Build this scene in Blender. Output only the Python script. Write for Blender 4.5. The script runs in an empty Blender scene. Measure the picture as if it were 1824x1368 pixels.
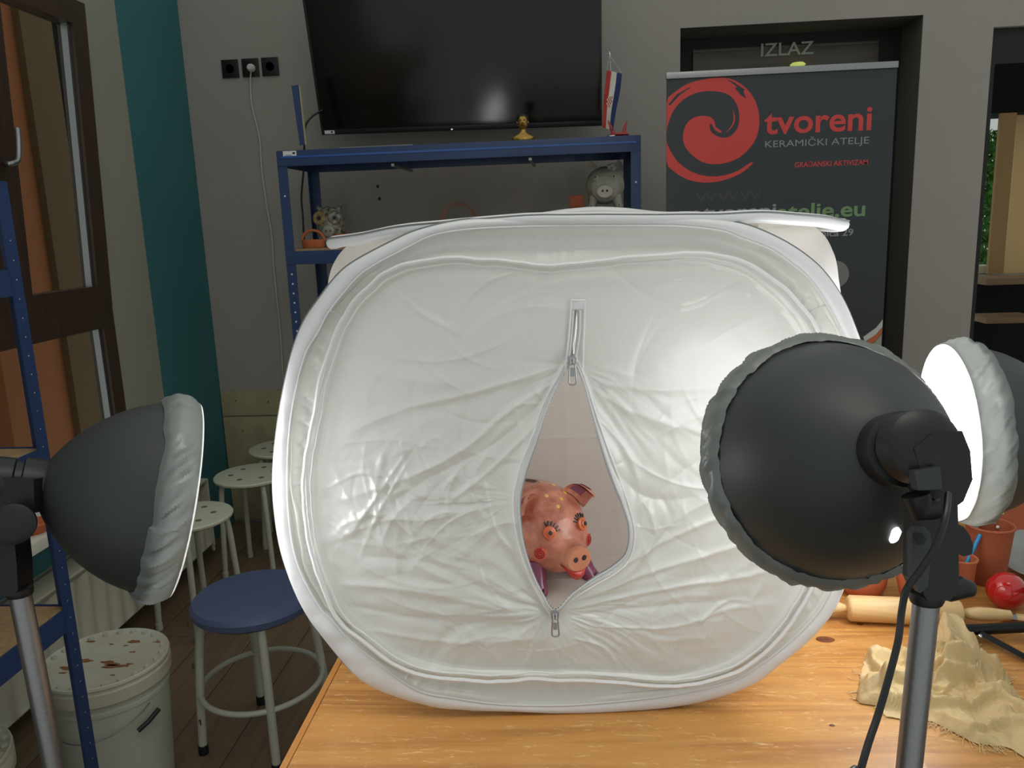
import bpy, bmesh, math, random
import numpy as np
from mathutils import Vector, Matrix
from mathutils.geometry import tessellate_polygon
from math import sin, cos, pi, radians

# ------------------------------------------------------------------ camera, world, lights, exposure
sc = bpy.context.scene
COL = sc.collection
FPX = 1420.0
PSI, THE, RHO = radians(4.5), radians(11.44), radians(2.1)
CAM = np.array([0, 0, 1.5])
FH = np.array([-sin(PSI), cos(PSI), 0]); R0 = np.array([cos(PSI), sin(PSI), 0])
FW = FH * cos(THE) + np.array([0, 0, -sin(THE)])
U0 = np.cross(R0, FW)
RT = R0 * cos(RHO) - U0 * sin(RHO); UP = U0 * cos(RHO) + R0 * sin(RHO)
cd = bpy.data.cameras.new('camera'); cam = bpy.data.objects.new('camera', cd); COL.objects.link(cam)
cd.sensor_width = 36; cd.lens = FPX / 1824 * 36; cd.clip_start = 0.02; cd.clip_end = 200
M = Matrix(((RT[0], UP[0], -FW[0], CAM[0]), (RT[1], UP[1], -FW[1], CAM[1]), (RT[2], UP[2], -FW[2], CAM[2]), (0, 0, 0, 1)))
cam.matrix_world = M
sc.camera = cam
sc.view_settings.view_transform = 'Standard'; sc.view_settings.look = 'None'
sc.view_settings.exposure = 0.0; sc.view_settings.gamma = 1.0; sc.view_settings.use_curve_mapping = False
sc.cycles.use_denoising = True
sc.cycles.max_bounces = 12; sc.cycles.diffuse_bounces = 9; sc.cycles.transmission_bounces = 8
sc.cycles.transparent_max_bounces = 8; sc.cycles.sample_clamp_indirect = 4.0
W = bpy.data.worlds.new('world'); sc.world = W; W.use_nodes = True
bg = W.node_tree.nodes['Background']; bg.inputs[0].default_value = (0.86, 0.93, 0.92, 1); bg.inputs[1].default_value = 0.58
LAMP_POWER = 2.3           # radiance of the lamps' diffusers
FILL_POWER = 9.0  # energy of an unseen area light added overhead for dim room ambience
cl = bpy.data.lights.new('ambient_fill', 'AREA'); cl.shape = 'RECTANGLE'; cl.size = 1.2; cl.size_y = 0.6; cl.energy = FILL_POWER
cl.color = (1.0, 0.93, 0.84)
clo = bpy.data.objects.new('ambient_fill', cl); COL.objects.link(clo); clo.location = (0.3, 0.6, 2.95)

def ray(u, v): return FW + RT * (u - 912) / FPX - UP * (v - 684) / FPX
def on(u, v, ax, val):
    d = ray(u, v); return CAM + d * ((val - CAM[ax]) / d[ax])
def at(u, v, z): return CAM + ray(u, v) * z
TO = on(950, 1273, 2, 0.751)            # the spot where the tent's front hoop touches the table
def onp(u, v, d=0.0):                    # a point of the tent's upright planes, in tent coordinates (x, z)
    dr = ray(u, v); t = ((TO - CAM) @ FH + d) / (dr @ FH); P = CAM + dr * t - TO
    return np.array([P @ R0, P[2]])
def tent(x, d, z): return TO + R0 * x + FH * d + np.array([0, 0, z])

# ------------------------------------------------------------------ materials
def lin(c):
    c = [v / 255 for v in c]
    return tuple((v / 12.92 if v <= .04045 else ((v + .055) / 1.055) ** 2.4) for v in c) + (1,)
MATS = {}
def mat(name, col, rough=.6, metal=0, spec=.5, noise=None, bump=None, col2=None, coat=0, emit=None, coord='Object', sheen=0):
    """noise=(scale, amount) mixes towards col2; bump=(scale, strength)"""
    if name in MATS: return MATS[name]
    m = bpy.data.materials.new(name); m.use_nodes = True; nt = m.node_tree; N = nt.nodes; L = nt.links
    b = N['Principled BSDF']; b.inputs['Roughness'].default_value = rough; b.inputs['Metallic'].default_value = metal
    b.inputs['Specular IOR Level'].default_value = spec; b.inputs['Coat Weight'].default_value = coat
    b.inputs['Base Color'].default_value = lin(col)
    tc = N.new('ShaderNodeTexCoord')
    if noise:
        n = N.new('ShaderNodeTexNoise'); n.inputs['Scale'].default_value = noise[0]; n.inputs['Detail'].default_value = 6
        n.inputs['Roughness'].default_value = .6
        L.new(tc.outputs[coord], n.inputs['Vector'])
        r = N.new('ShaderNodeMapRange'); r.inputs[1].default_value = .35; r.inputs[2].default_value = .65
        r.inputs[4].default_value = noise[1]; L.new(n.outputs['Fac'], r.inputs[0])
        mx = N.new('ShaderNodeMix'); mx.data_type = 'RGBA'; L.new(r.outputs[0], mx.inputs['Factor'])
        mx.inputs['A'].default_value = lin(col); mx.inputs['B'].default_value = lin(col2 or [v * .7 for v in col])
        L.new(mx.outputs['Result'], b.inputs['Base Color'])
    if bump:
        n = N.new('ShaderNodeTexNoise'); n.inputs['Scale'].default_value = bump[0]; n.inputs['Detail'].default_value = 5
        L.new(tc.outputs[coord], n.inputs['Vector'])
        bp = N.new('ShaderNodeBump'); bp.inputs['Strength'].default_value = bump[1]; bp.inputs['Distance'].default_value = .01
        L.new(n.outputs['Fac'], bp.inputs['Height']); L.new(bp.outputs[0], b.inputs['Normal'])
    if emit:
        b.inputs['Emission Color'].default_value = lin(emit[0]) if max(emit[0]) > 1 else (*emit[0], 1); b.inputs['Emission Strength'].default_value = emit[1]
    MATS[name] = m; return m

def fabric(name, col, trans=.35, gloss=.06, bumpv=(260, .05), rough=.42):
    m = bpy.data.materials.new(name); m.use_nodes = True; nt = m.node_tree; N = nt.nodes; L = nt.links
    out = N['Material Output']; N.remove(N['Principled BSDF'])
    d = N.new('ShaderNodeBsdfDiffuse'); d.inputs[0].default_value = lin(col)
    t = N.new('ShaderNodeBsdfTranslucent'); t.inputs[0].default_value = lin(col)
    g = N.new('ShaderNodeBsdfGlossy'); g.inputs['Roughness'].default_value = rough; g.inputs[0].default_value = (1, 1, 1, 1)
    a = N.new('ShaderNodeMixShader'); a.inputs[0].default_value = trans; L.new(d.outputs[0], a.inputs[1]); L.new(t.outputs[0], a.inputs[2])
    c = N.new('ShaderNodeMixShader'); c.inputs[0].default_value = gloss; L.new(a.outputs[0], c.inputs[1]); L.new(g.outputs[0], c.inputs[2])
    tc = N.new('ShaderNodeTexCoord'); n = N.new('ShaderNodeTexNoise'); n.inputs['Scale'].default_value = bumpv[0]; n.inputs['Detail'].default_value = 3
    L.new(tc.outputs['Object'], n.inputs['Vector'])
    bp = N.new('ShaderNodeBump'); bp.inputs['Strength'].default_value = bumpv[1]; bp.inputs['Distance'].default_value = .004
    L.new(n.outputs['Fac'], bp.inputs['Height'])
    for s in (d, t, g): L.new(bp.outputs[0], s.inputs['Normal'])
    L.new(c.outputs[0], out.inputs[0]); MATS[name] = m; return m

def wood(name, c1, c2, c3, axis='X', scale=1.0, rough=.45, knots=True, worn=0, coat=0):
    m = bpy.data.materials.new(name); m.use_nodes = True; nt = m.node_tree; N = nt.nodes; L = nt.links
    b = N['Principled BSDF']; b.inputs['Roughness'].default_value = rough; b.inputs['Coat Weight'].default_value = coat
    tc = N.new('ShaderNodeTexCoord'); mp = N.new('ShaderNodeMapping')
    s = {'X': (.55, 14, 14), 'Y': (14, .55, 14), 'Z': (14, 14, .55)}[axis]
    mp.inputs['Scale'].default_value = [v * scale for v in s]; L.new(tc.outputs['Object'], mp.inputs['Vector'])
    n1 = N.new('ShaderNodeTexNoise'); n1.inputs['Scale'].default_value = 1.0; n1.inputs['Detail'].default_value = 3; n1.inputs['Distortion'].default_value = 1.2
    L.new(mp.outputs[0], n1.inputs['Vector'])
    sn = N.new('ShaderNodeMath'); sn.operation = 'MULTIPLY'; sn.inputs[1].default_value = 38; L.new(n1.outputs['Fac'], sn.inputs[0])
    fr = N.new('ShaderNodeMath'); fr.operation = 'SINE'; L.new(sn.outputs[0], fr.inputs[0])
    mr = N.new('ShaderNodeMapRange'); mr.inputs[1].default_value = -1; mr.inputs[2].default_value = 1; L.new(fr.outputs[0], mr.inputs[0])
    mp2 = N.new('ShaderNodeMapping'); mp2.inputs['Scale'].default_value = [v * 6 * scale for v in s]; L.new(tc.outputs['Object'], mp2.inputs['Vector'])
    n2 = N.new('ShaderNodeTexNoise'); n2.inputs['Scale'].default_value = 1; n2.inputs['Detail'].default_value = 6; L.new(mp2.outputs[0], n2.inputs['Vector'])
    m1 = N.new('ShaderNodeMix'); m1.data_type = 'RGBA'; m1.inputs['A'].default_value = lin(c1); m1.inputs['B'].default_value = lin(c2)
    ml = N.new('ShaderNodeMath'); ml.operation = 'MULTIPLY'; L.new(mr.outputs[0], ml.inputs[0]); L.new(n2.outputs['Fac'], ml.inputs[1]); L.new(ml.outputs[0], m1.inputs['Factor'])
    n3 = N.new('ShaderNodeTexNoise'); n3.inputs['Scale'].default_value = 5; n3.inputs['Detail'].default_value = 7; n3.inputs['Roughness'].default_value = .65
    L.new(tc.outputs['Object'], n3.inputs['Vector'])
    r3 = N.new('ShaderNodeMapRange'); r3.inputs[1].default_value = .5; r3.inputs[2].default_value = .68; r3.inputs[4].default_value = .75; L.new(n3.outputs['Fac'], r3.inputs[0])
    m2 = N.new('ShaderNodeMix'); m2.data_type = 'RGBA'; L.new(m1.outputs['Result'], m2.inputs['A']); m2.inputs['B'].default_value = lin(c3); L.new(r3.outputs[0], m2.inputs['Factor'])
    last = m2.outputs['Result']
    if worn:
        # scratches: a few thin dark and pale lines across the grain; grey paint smears
        for sc_, colr, lo in ((30, (235, 205, 150), .72), (13, (120, 105, 80), .76)):
            mp3 = N.new('ShaderNodeMapping'); mp3.inputs['Scale'].default_value = (1.0, 4.5, 1); mp3.inputs['Rotation'].default_value = (0, 0, .35 if sc_ == 30 else -.2)
            L.new(tc.outputs['Object'], mp3.inputs['Vector'])
            v = N.new('ShaderNodeTexNoise'); v.inputs['Scale'].default_value = sc_; v.inputs['Detail'].default_value = 8; v.inputs['Roughness'].default_value = .75; v.inputs['Distortion'].default_value = .6
            L.new(mp3.outputs[0], v.inputs['Vector'])
            rr = N.new('ShaderNodeMapRange'); rr.inputs[1].default_value = lo - .16; rr.inputs[2].default_value = lo - .03; rr.inputs[4].default_value = .65; L.new(v.outputs['Fac'], rr.inputs[0])
            mm = N.new('ShaderNodeMix'); mm.data_type = 'RGBA'; L.new(last, mm.inputs['A']); mm.inputs['B'].default_value = lin(colr); L.new(rr.outputs[0], mm.inputs['Factor'])
            last = mm.outputs['Result']
    L.new(last, b.inputs['Base Color'])
    bp = N.new('ShaderNodeBump'); bp.inputs['Strength'].default_value = .15; bp.inputs['Distance'].default_value = .002
    L.new(n2.outputs['Fac'], bp.inputs['Height']); L.new(bp.outputs[0], b.inputs['Normal'])
    MATS[name] = m; return m

white_cloth = fabric('white_cloth', (226, 228, 223), .32, .09, rough=.36)
white_band = fabric('white_band', (240, 240, 240), .25, .08)
sock_cloth = fabric('sock_cloth', (120, 124, 120), .12, .06, (180, .1), .35)
inner_cloth = fabric('inner_cloth', (250, 247, 244), .5, .02)
wall_m = mat('wall_paint', (164, 156, 147), .85, noise=(1.3, .5), col2=(152, 148, 137), bump=(90, .12))
wall_l = mat('wall_paint_left', (150, 147, 130), .85, noise=(1.3, .5), col2=(138, 138, 122), bump=(90, .12))
teal_m = mat('teal_paint', (52, 108, 112), .8, noise=(2, .4), col2=(56, 116, 118), bump=(90, .12))
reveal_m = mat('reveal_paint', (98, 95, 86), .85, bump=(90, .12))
dado_m = mat('cream_board', (176, 164, 128), .7, noise=(7, .7), col2=(150, 138, 105), bump=(30, .15))
plank_m = wood('floor_wood', (128, 106, 82), (104, 84, 64), (116, 98, 78), 'Y', 1, .5)
table_m = wood('pine_table', (196, 140, 72), (150, 92, 42), (200, 150, 84), 'X', 1, .42, worn=1, coat=.15)
tedge_m = wood('pine_edge', (200, 140, 70), (172, 110, 52), (206, 150, 80), 'Y', 1, .5)
knot_m = mat('knot_wood', (92, 48, 28), .5, noise=(90, .8), col2=(130, 76, 40))
frame_m = wood('dark_wood', (66, 48, 36), (46, 33, 25), (56, 42, 32), 'Z', 1, .4)
doorw_m = wood('door_wood', (84, 74, 58), (60, 52, 42), (74, 66, 52), 'X', 1, .45)
dark_m = mat('dark_reveal', (26, 25, 22), .7)
blue_m = mat('blue_steel', (44, 66, 108), .38, noise=(6, .4), col2=(38, 58, 98))
shelfb_m = mat('chipboard', (176, 146, 106), .75, noise=(60, .7), col2=(150, 120, 84))
black_m = mat('black_plastic', (20, 21, 22), .45)
blackt_m = mat('black_metal', (24, 24, 25), .3, metal=.4)
dome_m = mat('dome_black', (52, 56, 54), .5, noise=(30, .2), col2=(56, 60, 58))
alu_m = mat('brushed_aluminium', (150, 150, 150), .35, metal=.9, bump=(200, .05))
chrome_m = mat('chrome', (215, 215, 212), .15, metal=1)
zip_m = mat('zip_metal', (168, 168, 170), .3, metal=.85)
screen_m = mat('tv_screen', (7, 9, 8), .13, spec=.5)
tvf_m = mat('tv_bezel', (14, 15, 15), .35)
sticker_m = mat('sticker', (225, 225, 222), .6)
ink_m = mat('ink', (40, 40, 45), .6)
banner_m = mat('banner_film', (44, 50, 52), .5)
red_m = mat('print_red', (206, 62, 58), .5); gry_m = mat('print_grey', (140, 142, 145), .5); grn_m = mat('print_green', (112, 146, 98), .5)
wht_m = mat('print_white', (196, 198, 190), .5); org_m = mat('print_orange', (192, 98, 60), .5); dkp_m = mat('print_dark', (58, 62, 62), .5)
pgn_m = mat('print_pale_green', (150, 160, 140), .5)
socket_m = mat('socket_black', (14, 14, 15), .35)
plug_m = mat('plug_white', (205, 205, 200), .45)
wpaint_m = mat('white_enamel', (186, 186, 172), .38, noise=(25, .3), col2=(168, 166, 148))
chip_m = mat('chipped_spot', (92, 70, 50), .7)
bseat_m = mat('blue_seat', (84, 97, 130), .5, noise=(12, .4), col2=(78, 90, 120))
wseat_m = mat('white_seat', (208, 208, 184), .5, noise=(12, .3), col2=(194, 194, 168))
hole_m = mat('hole_dark', (110, 108, 94), .8)
rad_m = mat('radiator_enamel', (200, 196, 176), .45)
buck_m = mat('bucket_plastic', (190, 192, 176), .45, noise=(5, .5), col2=(176, 178, 160))
lid_m = mat('bucket_lid_stained', (200, 198, 182), .5, noise=(7, .45), col2=(176, 160, 124), bump=(20, .2))
stain_m = mat('clay_stain', (150, 100, 56), .8, noise=(60, .7), col2=(118, 72, 40))
terra_m = mat('terracotta', (194, 110, 70), .75, noise=(9, .6), col2=(184, 94, 54), bump=(40, .12))
terrad_m = mat('terracotta_dark', (164, 88, 56), .8, noise=(9, .6), col2=(140, 72, 46), bump=(40, .15))
redg_m = mat('red_glaze', (190, 34, 34), .15, coat=.6)
greyg_m = mat('grey_ceramic', (150, 154, 150), .35, noise=(9, .5), col2=(120, 124, 120))
pinw_m = wood('beech', (222, 190, 136), (200, 162, 106), (214, 180, 126), 'X', 1.5, .5)
cloth_m = fabric('muslin', (212, 188, 140), .12, .02, (240, .25), .6)
bluep_m = mat('blue_plastic', (40, 140, 200), .3)
brist_m = mat('bristle', (196, 180, 150), .8)
gold_m = mat('gold_paint', (176, 140, 70), .3, metal=.8, bump=(60, .2))
hair_m = mat('dark_bronze', (52, 44, 34), .4, metal=.5)
pigw_m = mat('white_glaze', (176, 172, 158), .4, noise=(24, .5), col2=(140, 136, 124), bump=(50, .25))
owl_m = mat('speckled_glaze', (190, 184, 168), .4, noise=(60, .95), col2=(44, 40, 34), bump=(80, .3))
owly_m = mat('ochre_glaze', (178, 150, 96), .4, noise=(60, .6), col2=(60, 50, 40))
flagr = mat('flag_red', (176, 50, 42), .7); flagw = mat('flag_white', (214, 208, 194), .7); flagb = mat('flag_blue', (34, 48, 100), .7)
horn_m = mat('red_ceramic', (176, 58, 54), .4)
cablew_m = mat('white_cable', (190, 190, 180), .5); cableb_m = mat('black_cable', (16, 16, 17), .4)
exto_m = mat('ochre_render', (158, 96, 58), .9, noise=(20, .5), col2=(150, 90, 54)); extt_m = mat('tan_render', (104, 82, 52), .9, noise=(20, .4), col2=(96, 76, 48))
extd_m = mat('dark_glazing', (22, 23, 20), .9, spec=.1); extw_m = mat('pale_boards', (150, 140, 128), .8)
extbeige_m = mat('beige_render', (236, 196, 144), .9, noise=(20, .4), col2=(226, 186, 134))
leaf_m = mat('leaf_green', (110, 190, 80), .6, noise=(9, .9), col2=(30, 70, 34))
sill_m = mat('sill_white', (226, 222, 206), .5)  # off-white paint of the sills
plankx_m = wood('outdoor_plank', (150, 112, 80), (122, 88, 62), (140, 104, 74), 'X', 1, .6)

# ------------------------------------------------------------------ mesh helpers
class MB:
    def __init__(s): s.v = []; s.f = []; s.mi = []
    def add(s, vs, fs, m=0):
        o = len(s.v); s.v += [tuple(map(float, p)) for p in vs]; s.f += [tuple(i + o for i in f) for f in fs]; s.mi += [m] * len(fs); return s
    def box(s, a, b, T=None, bev=0.0, m=0):
        a, b = np.array(a, float), np.array(b, float)
        lo = np.minimum(a, b); hi = np.maximum(a, b); c = (lo + hi) / 2; h = (hi - lo) / 2
        bev = min(bev, h.min() * .9)
        if bev <= 0:
            P = [c + h * np.array(q) for q in ((-1,-1,-1),(1,-1,-1),(1,1,-1),(-1,1,-1),(-1,-1,1),(1,-1,1),(1,1,1),(-1,1,1))]
            F = [(0,3,2,1),(4,5,6,7),(0,1,5,4),(1,2,6,5),(2,3,7,6),(3,0,4,7)]
        else:
            bm = bmesh.new(); bmesh.ops.create_cube(bm, size=1)
            for v in bm.verts: v.co = Vector((v.co.x * 2 * h[0], v.co.y * 2 * h[1], v.co.z * 2 * h[2]))
            bmesh.ops.bevel(bm, geom=bm.edges[:], offset=bev, segments=2, affect='EDGES', profile=.7)
            bm.verts.index_update(); P = [np.array(v.co) + c for v in bm.verts]; F = [tuple(v.index for v in f.verts) for f in bm.faces]; bm.free()
        if T is not None: P = [np.array(T @ Vector(p)) for p in P]
        return s.add(P, F, m)
    def loft(s, rings, cap=(True, True), closed=False, m=0):
        n = len(rings[0]); V = [p for r in rings for p in r]; F = []
        k = len(rings)
        for i in range(k if closed else k - 1):
            for j in range(n):
                a, b = i * n + j, i * n + (j + 1) % n; c, d = ((i + 1) % k) * n + (j + 1) % n, ((i + 1) % k) * n + j
                F.append((a, b, c, d))
        if not closed:
            if cap[0]: F.append(tuple(range(n))[::-1])
            if cap[1]: F.append(tuple(range((k - 1) * n, k * n)))
        return s.add(V, F, m)
    def tube(s, path, r, n=10, closed=False, flat=1.0, cap=True, m=0):
        P = [np.array(p, float) for p in path]; k = len(P); rs = r if hasattr(r, '__len__') else [r] * k
        T = []
        for i in range(k):
            a = P[(i - 1) % k] if (closed or i > 0) else P[i]; b = P[(i + 1) % k] if (closed or i < k - 1) else P[i]
            t = b - a; T.append(t / (np.linalg.norm(t) + 1e-12))
        up = np.array([0, 0, 1.]) if abs(T[0][2]) < .9 else np.array([1., 0, 0])
        nrm = np.cross(T[0], up); nrm /= np.linalg.norm(nrm); rings = []
        for i in range(k):
            nrm = nrm - T[i] * (nrm @ T[i]); nrm /= np.linalg.norm(nrm) + 1e-12; bn = np.cross(T[i], nrm)
            rings.append([P[i] + rs[i] * (cos(2 * pi * j / n) * nrm + flat * sin(2 * pi * j / n) * bn) for j in range(n)])
        return s.loft(rings, (cap, cap), closed, m)
    def lathe(s, prof, o=(0, 0, 0), ax=(0, 0, 1), n=32, sx=1.0, cap=(True, True), m=0):
        """prof = [(h, r)]"""
        o = np.array(o, float); ax = np.array(ax, float); ax /= np.linalg.norm(ax)
        e1 = np.cross(ax, [0, 0, 1.]) if abs(ax[2]) < .99 else np.array([1., 0, 0]); e1 /= np.linalg.norm(e1); e2 = np.cross(ax, e1)
        rings = [[o + ax * h + max(r, 1e-5) * (cos(2 * pi * j / n) * e1 * sx + sin(2 * pi * j / n) * e2) for j in range(n)] for h, r in prof]
        return s.loft(rings, cap, False, m)
    def grid(s, G, m=0, wrap=False):
        a = len(G); b = len(G[0]); V = [p for r in G for p in r]; F = []
        for i in range(a - 1):
            for j in range(b if wrap else b - 1):
                F.append((i * b + j, i * b + (j + 1) % b, (i + 1) * b + (j + 1) % b, (i + 1) * b + j))
        return s.add(V, F, m)
    def build(s, name, m, parent=None, smooth=True, loc=None, angle=38):
        me = bpy.data.meshes.new(name); loc = np.array(loc, float) if loc is not None else np.zeros(3)
        par = np.array(parent.matrix_world.translation) if parent is not None else np.zeros(3)
        if parent is not None: par = WORLD[parent.name]
        base = loc if parent is None else par
        me.from_pydata([tuple(np.array(v) - base) for v in s.v], [], s.f)
        ms = m if isinstance(m, (list, tuple)) else [m]
        for q in ms: me.materials.append(q)
        if len(ms) > 1: me.polygons.foreach_set('material_index', s.mi)
        me.validate(); me.update()
        bm = bmesh.new(); bm.from_mesh(me); bmesh.ops.recalc_face_normals(bm, faces=bm.faces); bm.to_mesh(me); bm.free()
        if smooth:
            me.shade_smooth()
            try: me.set_sharp_from_angle(angle=radians(angle))
            except Exception: pass
        o = bpy.data.objects.new(name, me); COL.objects.link(o)
        if parent is not None: o.parent = parent; WORLD[o.name] = par
        else: o.location = loc; WORLD[o.name] = loc
        return o
WORLD = {}
def tag(o, label, cat=None, group=None, kind=None):
    if label: o['label'] = label
    if cat: o['category'] = cat
    if group: o['group'] = group
    if kind: o['kind'] = kind
    return o
def thing(name, label, cat, loc=(0, 0, 0), group=None):
    o = bpy.data.objects.new(name, None); COL.objects.link(o); o.location = loc; o.empty_display_size = .05
    WORLD[o.name] = np.array(loc, float); return tag(o, label, cat, group)
def struct(o, label=None): o['kind'] = 'structure'; (label and o.__setitem__('label', label)); return o
def dup(root, loc, label=None):
    r = root.copy(); COL.objects.link(r); r.location = loc; WORLD[r.name] = np.array(loc, float)
    if label: r['label'] = label
    for ch in list(root.children):
        c = ch.copy(); COL.objects.link(c); c.parent = r
        for g in ch.children:
            d = g.copy(); COL.objects.link(d); d.parent = c
    return r
def box(name, a, b, m, parent=None, bev=0.0, loc=None):
    if loc is None and parent is None: loc = ((a[0] + b[0]) / 2, (a[1] + b[1]) / 2, min(a[2], b[2]))
    return MB().box(a, b, bev=bev).build(name, m, parent, smooth=bev > 0, loc=loc)
def poly_prism(mb, pts, fn, th, m=0):
    """filled outline pts (2D) placed by fn(x,y,depth), thickness th"""
    n = len(pts); tri = tessellate_polygon([[Vector((p[0], p[1], 0)) for p in pts]])
    V = [fn(p[0], p[1], 0) for p in pts] + [fn(p[0], p[1], th) for p in pts]
    F = [tuple(t) for t in tri] + [tuple(i + n for i in t)[::-1] for t in tri] + [(i, (i + 1) % n, n + (i + 1) % n, n + i) for i in range(n)]
    mb.add(V, F, m); return mb
def text_mesh(name, body, m, parent, P0, ex, ey, nrm, width, height=None, bold=0.0, th=.0012, align='LEFT'):
    """real lettering; P0 lower-left corner, fitted to the given width and cap height"""
    cu = bpy.data.curves.new('lettering', 'FONT'); cu.body = body; cu.extrude = .004; cu.offset = bold; cu.resolution_u = 4
    o = bpy.data.objects.new('lettering', cu); COL.objects.link(o)
    bpy.context.view_layer.update(); dg = bpy.context.evaluated_depsgraph_get()
    me = bpy.data.meshes.new_from_object(o.evaluated_get(dg)); bpy.data.objects.remove(o); bpy.data.curves.remove(cu)
    co = np.array([v.co[:] for v in me.vertices]); mn, mxx = co.min(0), co.max(0)
    sx = width / (mxx[0] - mn[0]); sy = (height / (mxx[1] - mn[1])) if height else sx
    ex, ey, nrm = (np.array(q, float) for q in (ex, ey, nrm)); par = WORLD[parent.name]
    for v, c in zip(me.vertices, co):
        v.co = Vector(np.array(P0) + ex * (c[0] - mn[0]) * sx + ey * (c[1] - mn[1]) * sy + nrm * (th if c[2] > 0 else -.0005) - par)
    me.materials.clear(); me.materials.append(m); me.name = name
    q = bpy.data.objects.new(name, me); COL.objects.link(q); q.parent = parent; WORLD[q.name] = par
    return q

# noise -----------------------------------------------------------------------------------
_rs = np.random.RandomState(7); _lat = _rs.rand(256, 256) * 2 - 1
def vnoise(x, y):
    xi = np.floor(x).astype(int); yi = np.floor(y).astype(int); fx = x - xi; fy = y - yi
    fx = fx * fx * fx * (fx * (fx * 6 - 15) + 10); fy = fy * fy * fy * (fy * (fy * 6 - 15) + 10)
    g = lambda a, b: _lat[a % 256, b % 256]
    return (g(xi, yi) * (1 - fx) + g(xi + 1, yi) * fx) * (1 - fy) + (g(xi, yi + 1) * (1 - fx) + g(xi + 1, yi + 1) * fx) * fy
def fbm(x, y, o=4):
    s = 0; a = 1
    for k in range(o): s = s + a * vnoise(x * 2 ** k + 17 * k, y * 2 ** k + 31 * k); a *= .5
    return s
def ridged(x, y, o=3):
    s = 0; a = 1
    for k in range(o): s = s + a * (1 - np.abs(vnoise(x * 2 ** k + 13 * k, y * 2 ** k + 57 * k)) * 2); a *= .5
    return s
def crumple(x, y, seed=3, n=46, ext=(-1, 1, -1, 1)):
    """creased cloth: folded facets meeting in sharp creases (distance field of random creases)"""
    r = np.random.RandomState(seed); h = np.zeros_like(x)
    for i in range(n):
        cx = r.uniform(ext[0], ext[1]); cy = r.uniform(ext[2], ext[3]); a = r.uniform(0, pi); L = r.uniform(.02, .11); w = r.uniform(.0025, .008)
        dx = x - cx; dy = y - cy; u = dx * cos(a) + dy * sin(a); v = -dx * sin(a) + dy * cos(a) + .25 * u * u / L
        h += r.uniform(.4, 1) * np.exp(-np.abs(v) / w) * np.exp(-(u / L) ** 4) * r.choice([1, 1, -.7])
    return h
def catmull(P, n, closed=True):
    P = [np.array(p, float) for p in P]; k = len(P); out = []
    for i in range(k if closed else k - 1):
        p0, p1, p2, p3 = (P[(i - 1) % k], P[i], P[(i + 1) % k], P[(i + 2) % k]) if closed else (P[max(i - 1, 0)], P[i], P[i + 1], P[min(i + 2, k - 1)])
        for j in range(n):
            t = j / n; out.append(.5 * ((2 * p1) + (-p0 + p2) * t + (2 * p0 - 5 * p1 + 4 * p2 - p3) * t * t + (-p0 + 3 * p1 - 3 * p2 + p3) * t ** 3))
    if not closed: out.append(P[-1])
    return out

# ================================================================== THE ROOM
XL, YB = -1.803, 3.872
# floor planks ------------------------------------------------------------------------------
fl = struct(MB().box((-2.0, -.6, -.06), (3.2, YB + .3, -.012)).build('floor', mat('floor_base', (50, 40, 32), .8), smooth=False, loc=(0, 0, 0)), 'brown wooden plank floor of the studio')
pm = None; rnd = random.Random(3)
for i in range(22):
    x = -1.80 + i * .192; off = rnd.uniform(0, 1.2)
    y = -.5 - off
    while y < YB + .1:
        y0, y1 = max(y, -.55), min(y + 1.28, YB + .15)
        if y1 - y0 > .1:
            MB().box((x, y0, -.012), (x + .1895, y1 - .0025, 0), bev=.0012).build('plank', plank_m, fl)
        y += 1.28
# back wall with door recess (X .512..1.565) and opening (X>1.866) -----------------------------
wb = MB()
wb.box((XL - .05, YB, -.02), (.512, YB + .3, 3.0)); wb.box((1.565, YB, -.02), (1.866, YB + .3, 3.0))
wb.box((.512, YB, 2.328), (1.565, YB + .3, 3.0)); wb.box((1.866, YB, 2.262), (3.2, YB + .3, 3.0))
wb.box((1.866, YB, -.02), (3.2, YB + .3, .10))
struct(wb.build('wall_back', wall_m, smooth=False, loc=(0, YB, 0)), 'grey back wall behind the blue shelf and the banner')
WBk = bpy.data.objects['wall_back']
# dado boards at the bottom of the back wall, left
for z0, z1 in ((.02, .575), (.582, .708)):
    b = box('panel', (XL + .006, YB - .014, z0), (-.35, YB - .0005, z1), dado_m, WBk, .002)
for x, z in ((-1.72, .66), (-1.55, .65), (-1.70, .50), (-1.5, .45), (-1.46, .62), (-1.38, .36)):
    MB().lathe([(0, .006), (.003, .004), (.004, .0)], (x, YB - .0135, z), (0, -1, 0), 10).build('nail_head', stain_m, WBk)
for u, v in ((673, 332), (676, 354)):
    p = on(u, v, 1, YB); MB().lathe([(0, .008), (.001, .006)], p + np.array([0, -.0008, 0]), (0, -1, 0), 12).build('drill_hole', ink_m, WBk)
# left wall with window opening  Y 2.1..3.0 , z .62..2.33 ---------------------------------------
wl = MB(); WY0, WY1, WZ0, WZ1 = 1.15, 3.0, .62, 2.335
for a, b in (((XL - .05, -.4, -.02), (XL, WY0, 3.0)), ((XL - .05, WY1, -.02), (XL, YB, 3.0)), ((XL - .05, WY0, WZ1), (XL, WY1, 3.0)), ((XL - .05, WY0, -.02), (XL, WY1, WZ0 - .03))): wl.box(a, b)
struct(wl.build('wall_left', wall_l, smooth=False, loc=(XL, 2, 0)), 'grey left wall with the tall brown window')
WLf = bpy.data.objects['wall_left']
box('teal_stripe', (XL, 3.318, 0), (XL + .0015, YB - .001, 3.0), teal_m, WLf)
bb = box('teal_stripe', (XL, WY0 - .3, .40), (XL + .0015, 2.99, .588), teal_m, WLf); bb['label'] = 'teal band under the window sill'
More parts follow.
